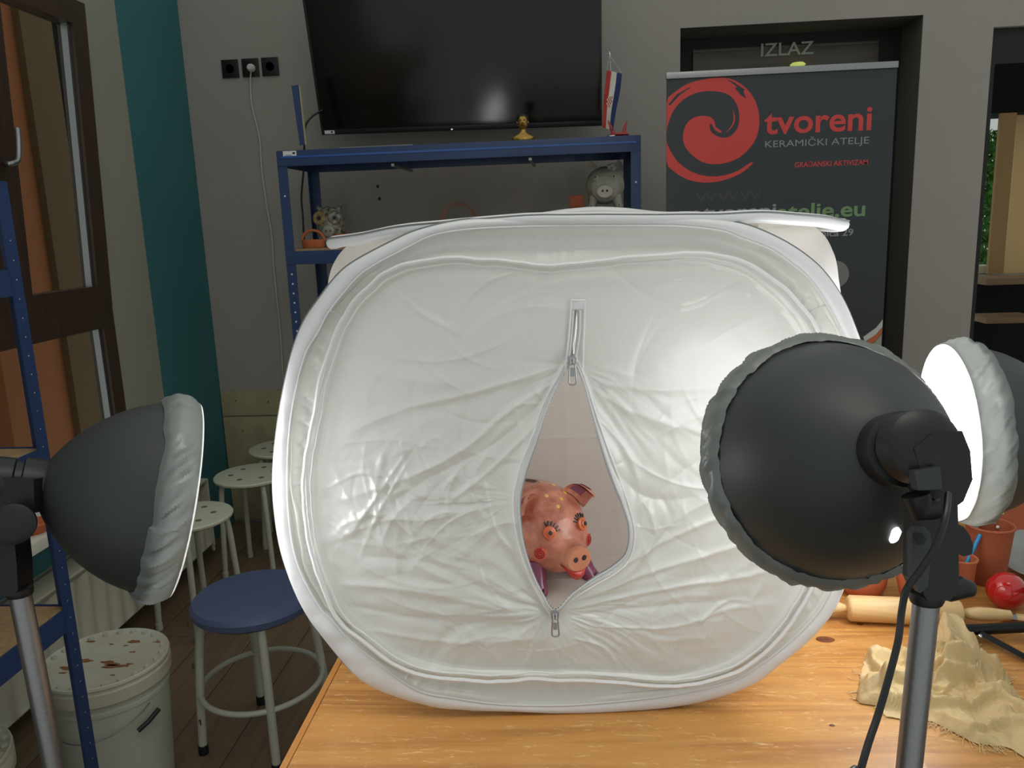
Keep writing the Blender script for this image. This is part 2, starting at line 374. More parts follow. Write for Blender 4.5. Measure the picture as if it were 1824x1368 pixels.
# sill
struct(box('trim_1', (XL - .07, WY0 - .1, .585), (-1.6, 2.99, .622), sill_m, None, .006), 'cream window sill board above the radiator')
# window: upper tilted sash and lower sash, dark brown ------------------------------------------
wn = thing('window_1', None, None, (XL, 2.55, WZ0)); wn['kind'] = 'structure'; wn['label'] = 'tall dark brown timber window in the left wall'
def sash(y0, y1, z0, z1, st, x0=XL - .05, dep=.06, tilt=0.0):
    def X(z): return x0 + tilt * max(0, (z - z0)) / (z1 - z0)
    def bar(nm, ya, yb, za, zb, m=frame_m):
        mb = MB(); V = []
        for z in (za, zb):
            for y, xx in ((ya, 0), (yb, 0), (yb, dep), (ya, dep)): V.append((X(z) + xx, y, z))
        mb.add(V, [(0, 1, 2, 3), (4, 7, 6, 5), (0, 4, 5, 1), (1, 5, 6, 2), (2, 6, 7, 3), (3, 7, 4, 0)]).build(nm, m, wn, smooth=False)
    bar('stile', y0, y0 + st, z0, z1); bar('stile', y1 - st, y1, z0, z1); bar('rail', y0 + st, y1 - st, z0, z0 + st); bar('rail', y0 + st, y1 - st, z1 - st, z1)
    # bright rubber gasket bead by the glass
    mb = MB(); ya, yb, za, zb = y0 + st, y1 - st, z0 + st, z1 - st
    mb.add([(X(z) + xx, y, z) for z in (za, zb) for y, xx in ((yb - .012, .02), (yb, .02), (yb, .044), (yb - .012, .044))], [(0, 1, 2, 3), (4, 7, 6, 5), (0, 4, 5, 1), (1, 5, 6, 2), (2, 6, 7, 3), (3, 7, 4, 0)]).build('glazing_bead', alu_m, wn, smooth=False)
    g = MB(); g.add([(X(z) + xx, y, z) for z in (za, zb) for y, xx in ((ya, .012), (yb, .012), (yb, .016), (ya, .016))], [(0, 1, 2, 3), (4, 7, 6, 5), (0, 4, 5, 1), (1, 5, 6, 2), (2, 6, 7, 3), (3, 7, 4, 0)]).build('pane', glass_m, wn, smooth=False)
def make_glass():
    m = bpy.data.materials.new('window_glass'); m.use_nodes = True; N = m.node_tree.nodes; L = m.node_tree.links; N.remove(N['Principled BSDF'])
    t = N.new('ShaderNodeBsdfTransparent'); t.inputs[0].default_value = (.88, .9, .88, 1); g = N.new('ShaderNodeBsdfGlossy'); g.inputs['Roughness'].default_value = .03
    f = N.new('ShaderNodeLayerWeight'); f.inputs[0].default_value = .12; fc_ = N.new('ShaderNodeMath'); fc_.operation = 'MULTIPLY'; fc_.inputs[1].default_value = .07; L.new(f.outputs['Facing'], fc_.inputs[0]); mx = N.new('ShaderNodeMixShader'); L.new(fc_.outputs[0], mx.inputs[0]); L.new(t.outputs[0], mx.inputs[1]); L.new(g.outputs[0], mx.inputs[2])
    L.new(mx.outputs[0], N['Material Output'].inputs[0]); return m
glass_m = make_glass()
sash(2.455, 3.0, 1.235, 2.335, .085, tilt=.05)
sash(1.88, 2.45, 1.235, 2.335, .085)
sash(1.88, 2.998, .622, 1.235, .075)
box('stile', (XL - .05, 1.15, .622), (XL, 1.88, 2.335), frame_m, wn)
# L-shaped handle
hp = [on(4, 291, 0, -1.755), on(15, 292, 0, -1.725), on(28, 289, 0, -1.715), on(33, 280, 0, -1.715), on(33, 250, 0, -1.715), on(31, 228, 0, -1.715)]
h0 = on(12, 290, 0, XL + .015); hp[0] = h0
MB().tube(catmull(hp, 5, False), .0085, 10).build('window_handle', alu_m, wn)
# ----- what is outside the left window: the neighbouring rendered facade with vertical piers
fc = thing('neighbour_facade', 'ochre and tan rendered piers of the building outside the left window', 'building', (-2.9, 4.0, 0))
def yl(u, v, X): return on(u, v, 0, X)[1]
box('pier', (-3.0, 3.95, -.5), (-2.9, 4.293, 3.4), exto_m, fc)['label'] = 'ochre pier'
box('pier', (-3.0, 4.293, -.5), (-2.86, 4.565, 3.4), extt_m, fc)['label'] = 'tan pier'
box('pier', (-3.1, 4.565, -.5), (-3.0, 5.6, 3.4), extd_m, fc)['label'] = 'dark glazed bay'
for i in range(10): box('board', (-3.02, 3.0, -.4 + i * .34), (-2.98, 3.80, -.4 + i * .34 + .325), extw_m, fc, .004)
box('pier', (-3.0, 3.80, -.5), (-2.9, 3.95, 3.4), exto_m, fc)
# ----- radiator -----------------------------------------------------------------------------
rd = thing('radiator', 'cream ribbed panel radiator under the window', 'radiator', (-1.74, 2.7, .07))
rm = MB(); n = 17; y0, y1 = 1.95, 3.40
G = []
for k, z in enumerate((.085, .10, .355, .37)):
    row = []
    for i in range(n * 8 + 1):
        y = y0 + (y1 - y0) * i / (n * 8); ph = (i % 8) / 8
        d = .014 * (.5 - .5 * cos(2 * pi * ph)) if k in (1, 2) else .0
        row.append((-1.695 - d, y, z))
    G.append(row)
rm.grid(G); rm.box((-1.74, y0, .07), (-1.709, y1, .385)); rm.build('radiator_panel', rad_m, rd, angle=60)
box('top_grille', (-1.785, y0, .385), (-1.69, y1, .395), rad_m, rd, .002)
for i in range(0): box('grille_slot', (-1.77, y0 + .02 + i * .035, .3951), (-1.72, y0 + .04 + i * .035, .3958), ink_m, rd) if i % 2 == 0 else None
box('side_cover', (-1.785, y1, .07), (-1.69, y1 + .006, .395), rad_m, rd, .001)
box('side_cover', (-1.785, y0 - .006, .07), (-1.69, y0, .395), rad_m, rd, .001)
for y in (2.2, 3.1): box('bracket', (XL + .002, y, .12), (-1.741, y + .03, .34), rad_m, rd)
MB().tube([(-1.73, 3.43, .33), (-1.73, 3.46, .33), (-1.73, 3.46, .02)], .009, 10).build('pipe', rad_m, rd)
# ----- door recess: reveal, door, transom --------------------------------------------------------
YD = 4.13
rv = MB(); rv.box((1.565, YB + .3, 0), (1.6, YD + .03, 2.33)); rv.box((.48, YB + .3, 0), (.512, YD + .03, 2.33)); rv.box((.48, YB + .3, 2.328), (1.6, YD + .03, 2.36))
o = struct(rv.build('trim_2', reveal_m, smooth=False, loc=(1.04, YB + .1, 0)), 'dark grey plaster reveal around the doorway')
rv2 = MB(); rv2.box((1.5645, YB + .002, 0), (1.5655, YB + .3, 2.328)); rv2.box((.5115, YB + .002, 0), (.5125, YB + .3, 2.328)); rv2.box((.5125, YB + .002, 2.3275), (1.5645, YB + .3, 2.3285))
rv2.build('reveal_face', reveal_m, o, smooth=False)
dr = thing('door_1', None, None, (1.04, YD, 0)); dr['kind'] = 'structure'; dr['label'] = 'brown exit door with glazed transom behind the banner'
box('door_frame', (.512, YD - .03, 2.262), (1.565, YD + .03, 2.33), dark_m, dr)
box('door_frame', (.512, YD - .03, 0), (.60, YD + .03, 2.262), dark_m, dr); box('door_frame', (1.46, YD - .03, 0), (1.565, YD + .03, 2.262), dark_m, dr)
box('transom_rail', (.60, YD - .045, 2.165), (1.46, YD, 2.262), doorw_m, dr, .006)
box('transom_rail', (.60, YD - .038, 2.262), (1.46, YD, 2.275), doorw_m, dr, .003)
box('stile', (.60, YD - .045, 1.2), (.70, YD, 2.165), doorw_m, dr, .006); box('stile', (1.36, YD - .045, 1.2), (1.46, YD, 2.165), doorw_m, dr, .006)
box('pane', (.70, YD - .02, 1.2), (1.36, YD - .012, 2.165), mat('night_glass', (18, 20, 24), .12), dr)
box('door_leaf', (.60, YD - .045, 0), (1.46, YD, 1.2), doorw_m, dr, .006)
a = on(1355, 101, 1, YD - .047); b = on(1449, 97, 1, YD - .047)
text_mesh('exit_lettering', 'IZLAZ', mat('sign_grey_green', (150, 160, 146), .5), dr, a, (1, 0, 0), (0, 0, 1), (0, -1, 0), b[0] - a[0], .058, .012)
# yellow-green reflection above the banner, made as a glowing disc on a bracket
p = on(1421, 115, 1, YD - .10)
dl = thing('reflection_spot', 'small yellow-green reflection built as a glowing disc just above the banner bar', 'reflection', p)
MB().lathe([(-.012, .005), (-.008, .028), (0, .036), (.008, .026), (.011, .004)], p, (0, 0, 1), 20).build('reflection_disc', mat('reflection_glow', (200, 210, 120), .3, emit=((215, 225, 120), .55)), dl)
MB().tube([p + np.array([0, 0, 0]), p + np.array([0, .055, 0])], .006, 8).build('bracket', alu_m, dl)
# ----- right opening: glazed door with dark head, garden and wall outside ------------------------
w2 = thing('window_2', None, None, (2.3, YB + .1, 0)); w2['kind'] = 'structure'; w2['label'] = 'dark framed glazed opening at the far right'
box('frame', (1.867, YB + .03, .10), (1.898, YB + .07, 2.26), dark_m, w2); box('frame', (1.898, YB + .03, 2.12), (3.1, YB + .07, 2.26), dark_m, w2)
box('frame', (1.898, YB + .03, .10), (3.1, YB + .07, .18), dark_m, w2)
box('pane', (1.898, YB + .045, .18), (3.1, YB + .05, 2.12), glass_m, w2)
Y2 = 5.0
ew = thing('garden_wall', 'beige rendered wall with a tan pier seen through the far right glazing', 'wall', (2.6, Y2, 0))
def xr(u, v, Y): return on(u, v, 1, Y)[0]
zz = lambda u, v, Y: on(u, v, 1, Y)[2]
box('wall_slab', (xr(1800, 350, Y2), Y2, zz(1810, 487, Y2)), (4.0, Y2 + .1, zz(1810, 205, Y2)), extbeige_m, ew)
box('pier', (xr(1771, 350, Y2 - .1), Y2 - .1, zz(1780, 485, Y2)), (xr(1799, 350, Y2 - .1), Y2 - .075, zz(1780, 205, Y2)), mat('tan_pier_render', (176, 138, 94), .9, noise=(20, .4), col2=(164, 128, 86)), ew)
box('lintel', (xr(1740, 300, Y2 - .1), Y2 - .1, zz(1780, 205, Y2)), (4.0, Y2 + .2, 3.2), extd_m, ew)
box('coping', (xr(1740, 480, Y2), Y2 - .25, zz(1780, 500, Y2)), (4.0, Y2 + .1, zz(1780, 487, Y2)), extw_m, ew, .004)
box('sill', (xr(1740, 480, Y2), Y2 - .02, zz(1752, 487, Y2)), (xr(1766, 480, Y2), Y2 + .1, zz(1752, 473, Y2)), sill_m, ew, .003)
box('base', (xr(1735, 600, 4.9), 4.95, -.5), (4.0, 5.1, zz(1780, 500, Y2)), extd_m, ew)
Yp = 4.55
for k, (va, vb, tip) in enumerate(((493, 504, 1824), (561, 571, 1822))):
    o = MB().box((xr(1738, va, Yp), Yp - .12, zz(1780, vb, Yp)), (xr(tip + 10, va, Yp), Yp + .1, zz(1780, va, Yp)), bev=.004).build('garden_bench_slat', plankx_m, loc=(2.2, Yp, zz(1780, vb, Yp)))
    tag(o, ('upper' if k == 0 else 'lower') + ' brown timber slat outside the far right glazing', 'slat')
hd = MB(); rg = np.random.RandomState(4)
for i in range(1800):
    u = rg.uniform(1722, 1790); v = rg.uniform(235, 480); Y = rg.uniform(5.6, 6.0); p = on(u, v, 1, Y); s = rg.uniform(.02, .045)
    a = rg.normal(size=3); a /= np.linalg.norm(a); b_ = np.cross(a, rg.normal(size=3)); b_ /= np.linalg.norm(b_)
    hd.add([p - a * s, p + b_ * s * .45, p + a * s, p - b_ * s * .45], [(0, 1, 2, 3)])
p = on(1755, 480, 1, 5.8)
tag(hd.build('hedge_leaves', leaf_m, smooth=False, loc=p), 'green hedge foliage seen through the gap at the far right', 'foliage', kind='stuff')

# ================================================================== LIGHT TENT
PXC = (1020, 880)
K = {}
K['slit'] = [(1023,650),(1040,680),(1055,730),(1075,800),(1095,860),(1113,905),(1125,950),(1119,990),(1095,1014),(1060,1035),(1022,1062),(988,1092),(962,1055),(942,1010),(929,960),(924,900),(934,850),(955,790),(975,730),(1000,680)]
K['ridge'] = [(1047,466),(1166,457),(1231,452),(1287,455),(1350,475),(1396,508),(1429,541),(1455,577),(1472,625),(1490,700),(1501,790),(1502,870),(1490,950),(1467,1010),(1448,1042),(1418,1094),(1372,1149),(1320,1188),(1267,1209),(1202,1221),(1130,1216),(1048,1210),(939,1209),(840,1209),(763,1201),(692,1176),(637,1132),(599,1095),(574,1045),(558,1000),(545,939),(539,847),(552,751),(579,640),(596,590),(619,547),(655,511),(698,481),(744,468),(797,460),(856,461),(915,466),(981,473)]
K['band'] = [(1047,402),(1160,402),(1231,404),(1297,412),(1330,425),(1383,445),(1422,472),(1455,501),(1491,557),(1521,623),(1540,710),(1547,800),(1543,880),(1528,960),(1492,1037),(1459,1094),(1408,1145),(1350,1188),(1295,1217),(1185,1240),(1048,1254),(966,1257),(884,1254),(810,1244),(741,1229),(664,1176),(620,1140),(588,1105),(567,1084),(528,1011),(511,929),(507,833),(514,736),(535,640),(560,595),(580,557),(626,500),(660,474),(724,440),(770,419),(840,408),(955,403)]
K['outer'] = [(1060,386),(1160,385),(1231,386),(1297,392),(1350,403),(1409,429),(1455,459),(1488,491),(1518,537),(1540,590),(1560,655),(1574,730),(1579,810),(1574,890),(1556,960),(1518,1032),(1489,1094),(1448,1143),(1392,1188),(1339,1225),(1240,1256),(1103,1272),(1010,1274),(911,1270),(830,1268),(769,1262),(697,1243),(639,1214),(596,1170),(538,1093),(499,1002),(482,910),(480,833),(490,736),(509,640),(530,580),(560,534),(593,492),(626,466),(692,431),(744,409),(830,391),(955,387)]
NA = 840
cen = onp(*PXC); ANG = np.linspace(0, 2 * pi, NA, endpoint=False)
def contour(pts):
    q = np.array([onp(*p) for p in catmull(pts, 12)]) - cen
    a = np.arctan2(q[:, 1], q[:, 0]); r = np.hypot(q[:, 0], q[:, 1]); o = np.argsort(a); a = a[o]; r = r[o]
    aa = np.concatenate([a - 2 * pi, a, a + 2 * pi]); rr = np.concatenate([r, r, r]); A = (ANG + pi) % (2 * pi) - pi
    R = np.interp(A, aa, rr)
    return R
RS, RR, RB, RO = (contour(K[k]) for k in ('slit', 'ridge', 'band', 'outer'))
ca, sa = np.cos(ANG), np.sin(ANG)
def xz(r): return cen[0] + r * ca, cen[1] + r * sa
T = thing('light_tent', 'white pop-up photo tent with zipped front standing on the pine table', 'light tent', tuple(TO))
topz = onp(1040, 388)[1]
# --- panel heights: tension folds that run from the zip ends, plus crumples
pz = {k: onp(*k) for k in ((1023, 655), (988, 1095), (924, 900), (1122, 965))}
FOLDS = [  # (polyline px, amplitude m, width m)
 ([(997,660),(835,707),(701,739),(610,782)], .004, .012), ([(985,690),(900,745),(835,800),(740,850),(600,900)], .0045, .010), ([(990,700),(880,800),(760,860),(640,940)], -.003, .012),
 ([(960,760),(880,840),(800,900)], .004, .007), ([(720,815),(620,960)], .0035, .006), ([(730,820),(680,905),(640,990)], .003, .006),
 ([(620,920),(660,960),(720,1000),(800,1040),(930,1100)], .0035, .012), ([(640,1000),(760,1010),(900,1075)], -.004, .018), ([(600,1050),(760,1060),(960,1110)], .004, .016),
 ([(615,1090),(760,1110),(940,1125)], -.004, .016), ([(640,1130),(800,1150),(960,1140)], .003, .012),
 ([(1045,690),(1130,740),(1260,780)], .0035, .016), ([(1060,740),(1130,830),(1150,950)], .005, .014), ([(1080,800),(1110,860),(1170,900),(1250,890)], -.004, .015),
 ([(1150,900),(1170,960),(1120,1030),(1040,1070)], .006, .014), ([(1180,890),(1200,940),(1160,1000)], -.004, .012),
 ([(1010,1085),(1150,1030),(1290,985),(1400,950)], .0045, .010), ([(1005,1095),(1180,1055),(1340,1030),(1450,1000)], .004, .009), ([(1010,1105),(1180,1085),(1380,1070)], -.003, .012),
 ([(1010,1070),(1120,1010),(1240,945),(1330,915)], .004, .009), ([(1060,1120),(1200,1120),(1300,1090),(1400,1085)], .003, .007), ([(1240,1120),(1290,1080),(1340,1075)], .003, .005),
 ([(945,1120),(950,1160),(930,1200)], .003, .006), ([(1020,1140),(1080,1160),(1100,1205)], .003, .006), ([(765,1090),(840,1130),(900,1200)], .002, .01),
 ([(690,520),(760,570),(820,600)], .003, .008), ([(1340,500),(1250,545),(1215,550)], .0035, .006), ([(1345,500),(1350,530)], .003, .005), ([(1170,520),(1240,500),(1300,485)], -.002, .010),
 ([(840,960),(860,1040),(905,1090)], .003, .006), ([(860,860),(880,950),(915,990)], .003, .006), ([(575,880),(640,850),(700,860)], .0025, .005), ([(600,800),(680,790),(760,800)], .002, .007),
 ([(1060,690),(1200,700),(1340,690)], .0025, .018), ([(580,640),(700,680),(860,690)], .003, .02), ([(600,720),(740,735),(900,700)], -.003, .022)]
def panel_height(X, Z, t):
    h = np.zeros_like(X)
    for pl, A, w in FOLDS:
        q = [onp(*p) for p in catmull(pl, 4, False)]; best = np.full_like(X, 9.); s = np.zeros_like(X); n = len(q) - 1
        for i in range(n):
            a, b = q[i], q[i + 1]; d = b - a; L2 = d @ d; u = np.clip(((X - a[0]) * d[0] + (Z - a[1]) * d[1]) / L2, 0, 1)
            D = np.hypot(X - a[0] - u * d[0], Z - a[1] - u * d[1]); k = D < best; best = np.where(k, D, best); s = np.where(k, (i + u) / n, s)
        ww = w * .55 * (.5 + .9 * s); h += 1.0 * A * np.exp(-(best / ww) ** 1.4) * np.clip(4 * s * (1.02 - s), 0, 1) ** .5
    for key, amp, f in (((1023, 655), .0018, 5.0), ((988, 1095), .0030, 6.0), ((924, 900), .0012, 5.0)):
        p = pz[key]; dx, dz = X - p[0], Z - p[1]; r = np.hypot(dx, dz) + 1e-4; a = np.arctan2(dz, dx)
        if key == (1023, 655): m = np.clip(-dz / r + .35, 0, 1)
        elif key == (988, 1095): m = np.clip(1.25 - np.abs(dz / r + .05), 0, 1)
        else: m = np.clip(-dx / r, 0, 1)
        h += amp * m * (fbm(a * f + 9 + 1.5 * fbm(X * 5, Z * 5, 2), np.log(r) * .8 + 4, 3)) * np.exp(-((r - .09) / .17) ** 2) * np.clip(r / .04, 0, 1)
    p = pz[(924, 900)]
    zone = np.exp(-(((X - (p[0] - .17)) / .12) ** 2 + ((Z - (p[1] - .01)) / .10) ** 2) ** 1.5)
    zone2 = np.exp(-((Z - .10) / .05) ** 2) * .6 + .8 * np.exp(-(((X - .30) / .15) ** 2 + ((Z - .20) / .07) ** 2))
    h += .0036 * zone * crumple(X, Z, 5, 90, (p[0] - .32, p[0] - .02, p[1] - .14, p[1] + .13)) + .0011 * zone * ridged(X * 22, Z * 22, 3)
    h += .0028 * zone2 * crumple(X, Z, 11, 70, (-.25, .42, .04, .28))
    h += .0024 * crumple(X, Z, 21, 110, (-.32, .48, .08, .68))
    h += .0022 * fbm(X * 6, Z * 6, 3) + .0003 * fbm(X * 40, Z * 40, 3)
    return h
NR = 150
tt = np.linspace(0, 1, NR)
rr_ = RS[None, :] + (RR - RS)[None, :] * tt[:, None]
X = cen[0] + rr_ * ca; Z = cen[1] + rr_ * sa
smooth0 = lambda e0, e1, x: (lambda t: t * t * (3 - 2 * t))(np.clip((x - e0) / (e1 - e0), 0, 1))
prof = .010 * smooth0(1.0, .93, tt) * -1 + .012 * np.sin(pi * tt) * .9          # slight recess inside ridge then bulge
H = panel_height(X, Z, tt[:, None]) * smooth0(0, .04, tt)[:, None] * smooth0(1.0, .97, tt)[:, None]
# flap edges of the open zip curl outwards
curl = .012 * np.exp(-(tt / .05) ** 2)
stitch = -.0012 * np.exp(-((tt - .955) / .004) ** 2)
def lean(Zv): return .03 * (Zv / .75) ** 1.2 + .0 * Zv
D = -(prof + curl + stitch)[:, None] - H + lean(Z)
D = D + .006
def grid_obj(name, Xa, Da, Za, m, closed=True, thick=0):
    P = TO[None, None, :] + R0[None, None, :] * Xa[..., None] + FH[None, None, :] * Da[..., None] + np.array([0, 0, 1.])[None, None, :] * Za[..., None]
    a, b, _ = P.shape; V = (P.reshape(-1, 3) - WORLD[T.name])
    i = np.arange(a - 1)[:, None]; j = np.arange(b if closed else b - 1)[None, :]; j2 = (j + 1) % b
    F = np.stack([(i * b + j), (i * b + j2), ((i + 1) * b + j2), ((i + 1) * b + j)], -1).reshape(-1, 4)
    me = bpy.data.meshes.new(name); me.from_pydata(V.tolist(), [], F.tolist()); me.materials.append(m); me.update(); me.shade_smooth()
    o = bpy.data.objects.new(name, me); COL.objects.link(o); o.parent = T; WORLD[o.name] = WORLD[T.name]; return o
grid_obj('front_panel', X, D, Z, white_cloth)
def ring_path(R, d, off=0.0, z_off=0, step=2):
    out = []
    for i in range(0, NA, step):
        r = R[i] + off; x = cen[0] + r * ca[i]; z = cen[1] + r * sa[i]; dd = d + lean(np.array(max(z, 0)))
        out.append(tent(x, float(dd), z))
    return out
# ridge piping where the zipped panel is sewn to the hoop, double
wob = .0022 * fbm(ANG * 6, ANG * 0 + 2, 3)
MB().tube(ring_path(RR + wob, -.007), .0032, 6, True).build('panel_piping', white_band, T)
MB().tube(ring_path(RR - .010 + wob, -.004), .0016, 6, True).build('panel_piping', white_band, T)
# gathered strip between ridge and hoop band
n2 = 26; t2 = np.linspace(0, 1, n2)[:, None]
r2 = RR[None] + (RB - RR)[None] * t2; X2 = cen[0] + r2 * ca; Z2 = cen[1] + r2 * sa
gath = np.exp(-((ANG - 3.05 + .25) / .75) ** 2) + np.exp(-((ANG - 5.9) / .45) ** 2) + np.exp(-((ANG - 3.9) / .4) ** 2) + .8 * np.exp(-((ANG - .42) / .35) ** 2)
pl = fbm(ANG * 34 + 3, t2 * 1.1 + ANG * 2, 3) * .0042 * (.22 + gath)[None] * np.sin(pi * np.clip(t2 * .9 + .1, 0, 1))
D2 = .004 + .016 * np.sin(pi * t2) ** .8 + lean(Z2) - pl + .003 * fbm(X2 * 5, Z2 * 5, 2)
grid_obj('gathered_border', X2, D2, Z2, white_cloth)
# small stitched seams across the strip
for ang in (2.46, .62, 3.98, 5.53):
    i = int(ang / (2 * pi) * NA); P = [tent(*(lambda r: (cen[0] + r * ca[i], float(.004 + .016 * sin(pi * q) ** .8 + lean(cen[1] + r * sa[i])) - .003, cen[1] + r * sa[i]))(RR[i] + (RB[i] - RR[i]) * q)) for q in np.linspace(.05, .95, 8)]
    MB().tube(P, .0014, 6).build('seam', white_band, T)
# hoop band : flattened closed sleeve from RB to RO
n3 = 20; th = np.linspace(0, 2 * pi, n3, endpoint=False)
mid = (RB + RO) / 2; half = (RO - RB) / 2
q = th[:, None]; r3 = mid[None] + half[None] * np.cos(q) * 1.0
soft = .0010 * fbm(ANG * 14 + 7, q * .6 + 1, 3) * (.12 + gath)[None]
X3 = cen[0] + r3 * ca; Z3 = cen[1] + r3 * sa
Z3 = np.maximum(Z3, -.0005 + .0005 * 0)
D3 = -np.sin(q) * .008 + .006 - soft * (np.sin(q) > 0) + lean(np.maximum(Z3, 0)) + 0 * X3
X3 = np.concatenate([X3, X3[:1]]); Z3 = np.concatenate([Z3, Z3[:1]]); D3 = np.concatenate([D3, D3[:1]])
grid_obj('hoop_sleeve', X3, D3, Z3, white_band)
MB().tube(ring_path(RO, .010, .0008), .0018, 6, True).build('edge_binding', mat('grey_binding', (120, 124, 122), .6), T)
MB().tube(ring_path(RB, .000, .0), .0013, 6, True).build('edge_binding', white_band, T)
# --- zip: tapes along the slit, closed zip above, pulls
slit_p = []
for i in range(0, NA, 4):
    x = cen[0] + RS[i] * ca[i]; z = cen[1] + RS[i] * sa[i]; slit_p.append((x, z, float(D[0, i])))
MB().tube([tent(x, d - .002, z) for x, z, d in slit_p], .0022, 6, True).build('zip_teeth', mat('zip_teeth', (196, 198, 200), .5), T)
slit_o = [(cen[0] + (RS[i] + .0085) * ca[i], cen[1] + (RS[i] + .0085) * sa[i], float(D[6, i])) for i in range(0, NA, 4)]
MB().tube([tent(x, d - .0035, z) for x, z, d in slit_o], .0014, 6, True).build('zip_tape_seam', white_band, T)
mb = MB(); k = 0
for i in range(0, NA, 3):                       # the fine teeth themselves
    x, z = cen[0] + (RS[i] - .0026) * ca[i], cen[1] + (RS[i] - .0026) * sa[i]; P = tent(x, float(D[0, i]) - .002, z)
    mb.box(P - .0011, P + .0011)
o = mb.build('zip_teeth', zip_m, T, smooth=False); o['kind'] = 'stuff'
def surf(u, v, off=-.004):
    x, z = onp(u, v); r = math.hypot(x - cen[0], z - cen[1]); a = math.atan2(z - cen[1], x - cen[0]) % (2 * pi); i = int(a / (2 * pi) * NA) % NA
    t = (r - RS[i]) / (RR[i] - RS[i]); k = int(np.clip(t, 0, 1) * (NR - 1)); return tent(x, float(D[k, i]) + off, z)
for pts, w, nm, m in (([(1009,668),(1016,600),(1020,538)], .0018, 'zip_flap', white_band), ([(1041,668),(1043,600),(1045,538)], .0018, 'zip_flap', white_band), ([(1020,538),(1045,538)], .0018, 'zip_flap', white_band),
                      ([(1022,650),(1027,600),(1029,556)], .0024, 'zip_teeth', zip_m), ([(1028,650),(1035,600),(1036,556)], .0018, 'zip_tape_seam', white_band), ([(1016,650),(1021,600),(1024,556)], .0018, 'zip_tape_seam', white_band)):
    MB().tube([surf(*p) for p in catmull(pts, 6, False)], w, 6).build(nm, m, T)
c = surf(1032, 547, -.003); MB().box(c - np.array([.009, .0015, .006]), c + np.array([.009, .0015, .006]), bev=.001).build('zip_stop_patch', white_band, T)
for (u, v), L, an in (((1020, 645), .030, -.03), ((988, 1094), .028, .0)):
    c = surf(u, v, -.010); ex = R0; ez = np.array([0, 0, 1.]); n_ = -FH
    zp = MB(); f = lambda x, y, d: c + ex * x + ez * y + n_ * d
    poly_prism(zp, [(-.0055, -.006), (.0055, -.006), (.0065, .004), (.003, .007), (-.003, .007), (-.0065, .004)], f, .005)
    o = zp.build('zip_slider', zip_m, T, smooth=False)
    pts = [(x * .0048, -.004 - y * L) for x, y in ((-.7, 0), (.7, 0), (1, .5), (1.1, .85), (.7, 1), (-.7, 1), (-1.1, .85), (-1, .5))]
    ring = [f(x, y, .007) for x, y in catmull(pts, 3)]
    MB().tube(ring, .0013, 6, True).build('zip_pull', zip_m, o)
    MB().box(f(-.003, -.010, .006), f(.003, -.004 - L * .62, .0075)).build('zip_pull', zip_m, o)
    MB().tube([f(-.002, .003, .005), f(-.002, -.004, .0085), f(.002, -.004, .0085), f(.002, .003, .005)], .0012, 6).build('zip_loop', chrome_m, o)
# --- body of the tent behind the front hoop
DEP = .70; cx = .105
def body_part(name, a0, a1):
    """skin of the box behind the hoop: rounded like the hoop in front, box-like further back"""
    A = np.linspace(a0, a1, 120); RBi = np.interp(A % (2 * pi), np.concatenate([ANG, [2 * pi]]), np.concatenate([RB, RB[:1]]))
    e = np.where(np.sin(A) > 0, 9.0, 4.0); BB = .372; BA = np.where(np.sin(A) > 0, .446, .39); rb = (np.abs(np.cos(A) / BA) ** e + np.abs(np.sin(A) / BB) ** e) ** (-1 / e)
    rows = []
    for q in np.linspace(0, 1, 60):
        d = .012 + (DEP - .012) * q; k = min(1, d / .34); k = k * k * (3 - 2 * k)
        c_ = cen * (1 - k) + np.array([.118, .366]) * k; r = (RBi - .006) * (1 - k) + rb * k
        r = r * (1 + .030 * sin(pi * q) * np.abs(np.cos(A)) ** 2 - .045 * max(0, q - .55)) + .004 * fbm(A * 4, A * 0 + d * 9, 3) * (np.sin(A) > -.6)
        rows.append([tent(c_[0] + r_ * cos(a_), d + .02 * max(0, sin(a_)), max(c_[1] + r_ * sin(a_), .002)) for a_, r_ in zip(A, r)])
    mb = MB(); mb.grid(rows); return mb.build(name, inner_cloth, T, angle=180)
body_part('side_panel', -pi / 4, pi / 4 + .1); body_part('side_panel', pi * 3 / 4 - .1, pi * 5 / 4); body_part('base_panel', pi * 5 / 4, pi * 7 / 4)
def superell(n, a, b, e=3.2):
    return [(math.copysign(abs(cos(t)) ** (2 / e), cos(t)) * a, math.copysign(abs(sin(t)) ** (2 / e), sin(t)) * b) for t in np.linspace(0, 2 * pi, n, endpoint=False)]
se = superell(160, .432, .335, 3.0); tcx, tcd = .118, .37
def topz_f(x, y): return .752 - .030 * (abs(x) / .45) ** 2.0 + .013 * math.exp(-((x - .02) / .24) ** 2) * max(0, min(1, (y + .1) / .3)) * (1 + .25 * sin(x * 22)) + .004 * float(fbm(np.array(x * 7.), np.array(y * 5.), 2))
G = []
for t in np.linspace(0.02, 1, 26): G.append([tent(tcx + x * t, tcd + y * t, topz_f(x * t, y * t) + .003 * sin(7 * t)) for x, y in se])
MB().grid(G, wrap=True).build('top_panel', white_cloth, T)
MB().tube([tent(tcx + x, tcd + y, topz_f(x, y)) for x, y in se], .0095, 10, True, 1).build('top_hoop', white_band, T)
MB().tube([tent(tcx + x * 1.018, tcd + y * 1.02, topz_f(x, y) + .006) for x, y in se], .0014, 6, True, 1).build('edge_binding', MATS['grey_binding'], T)
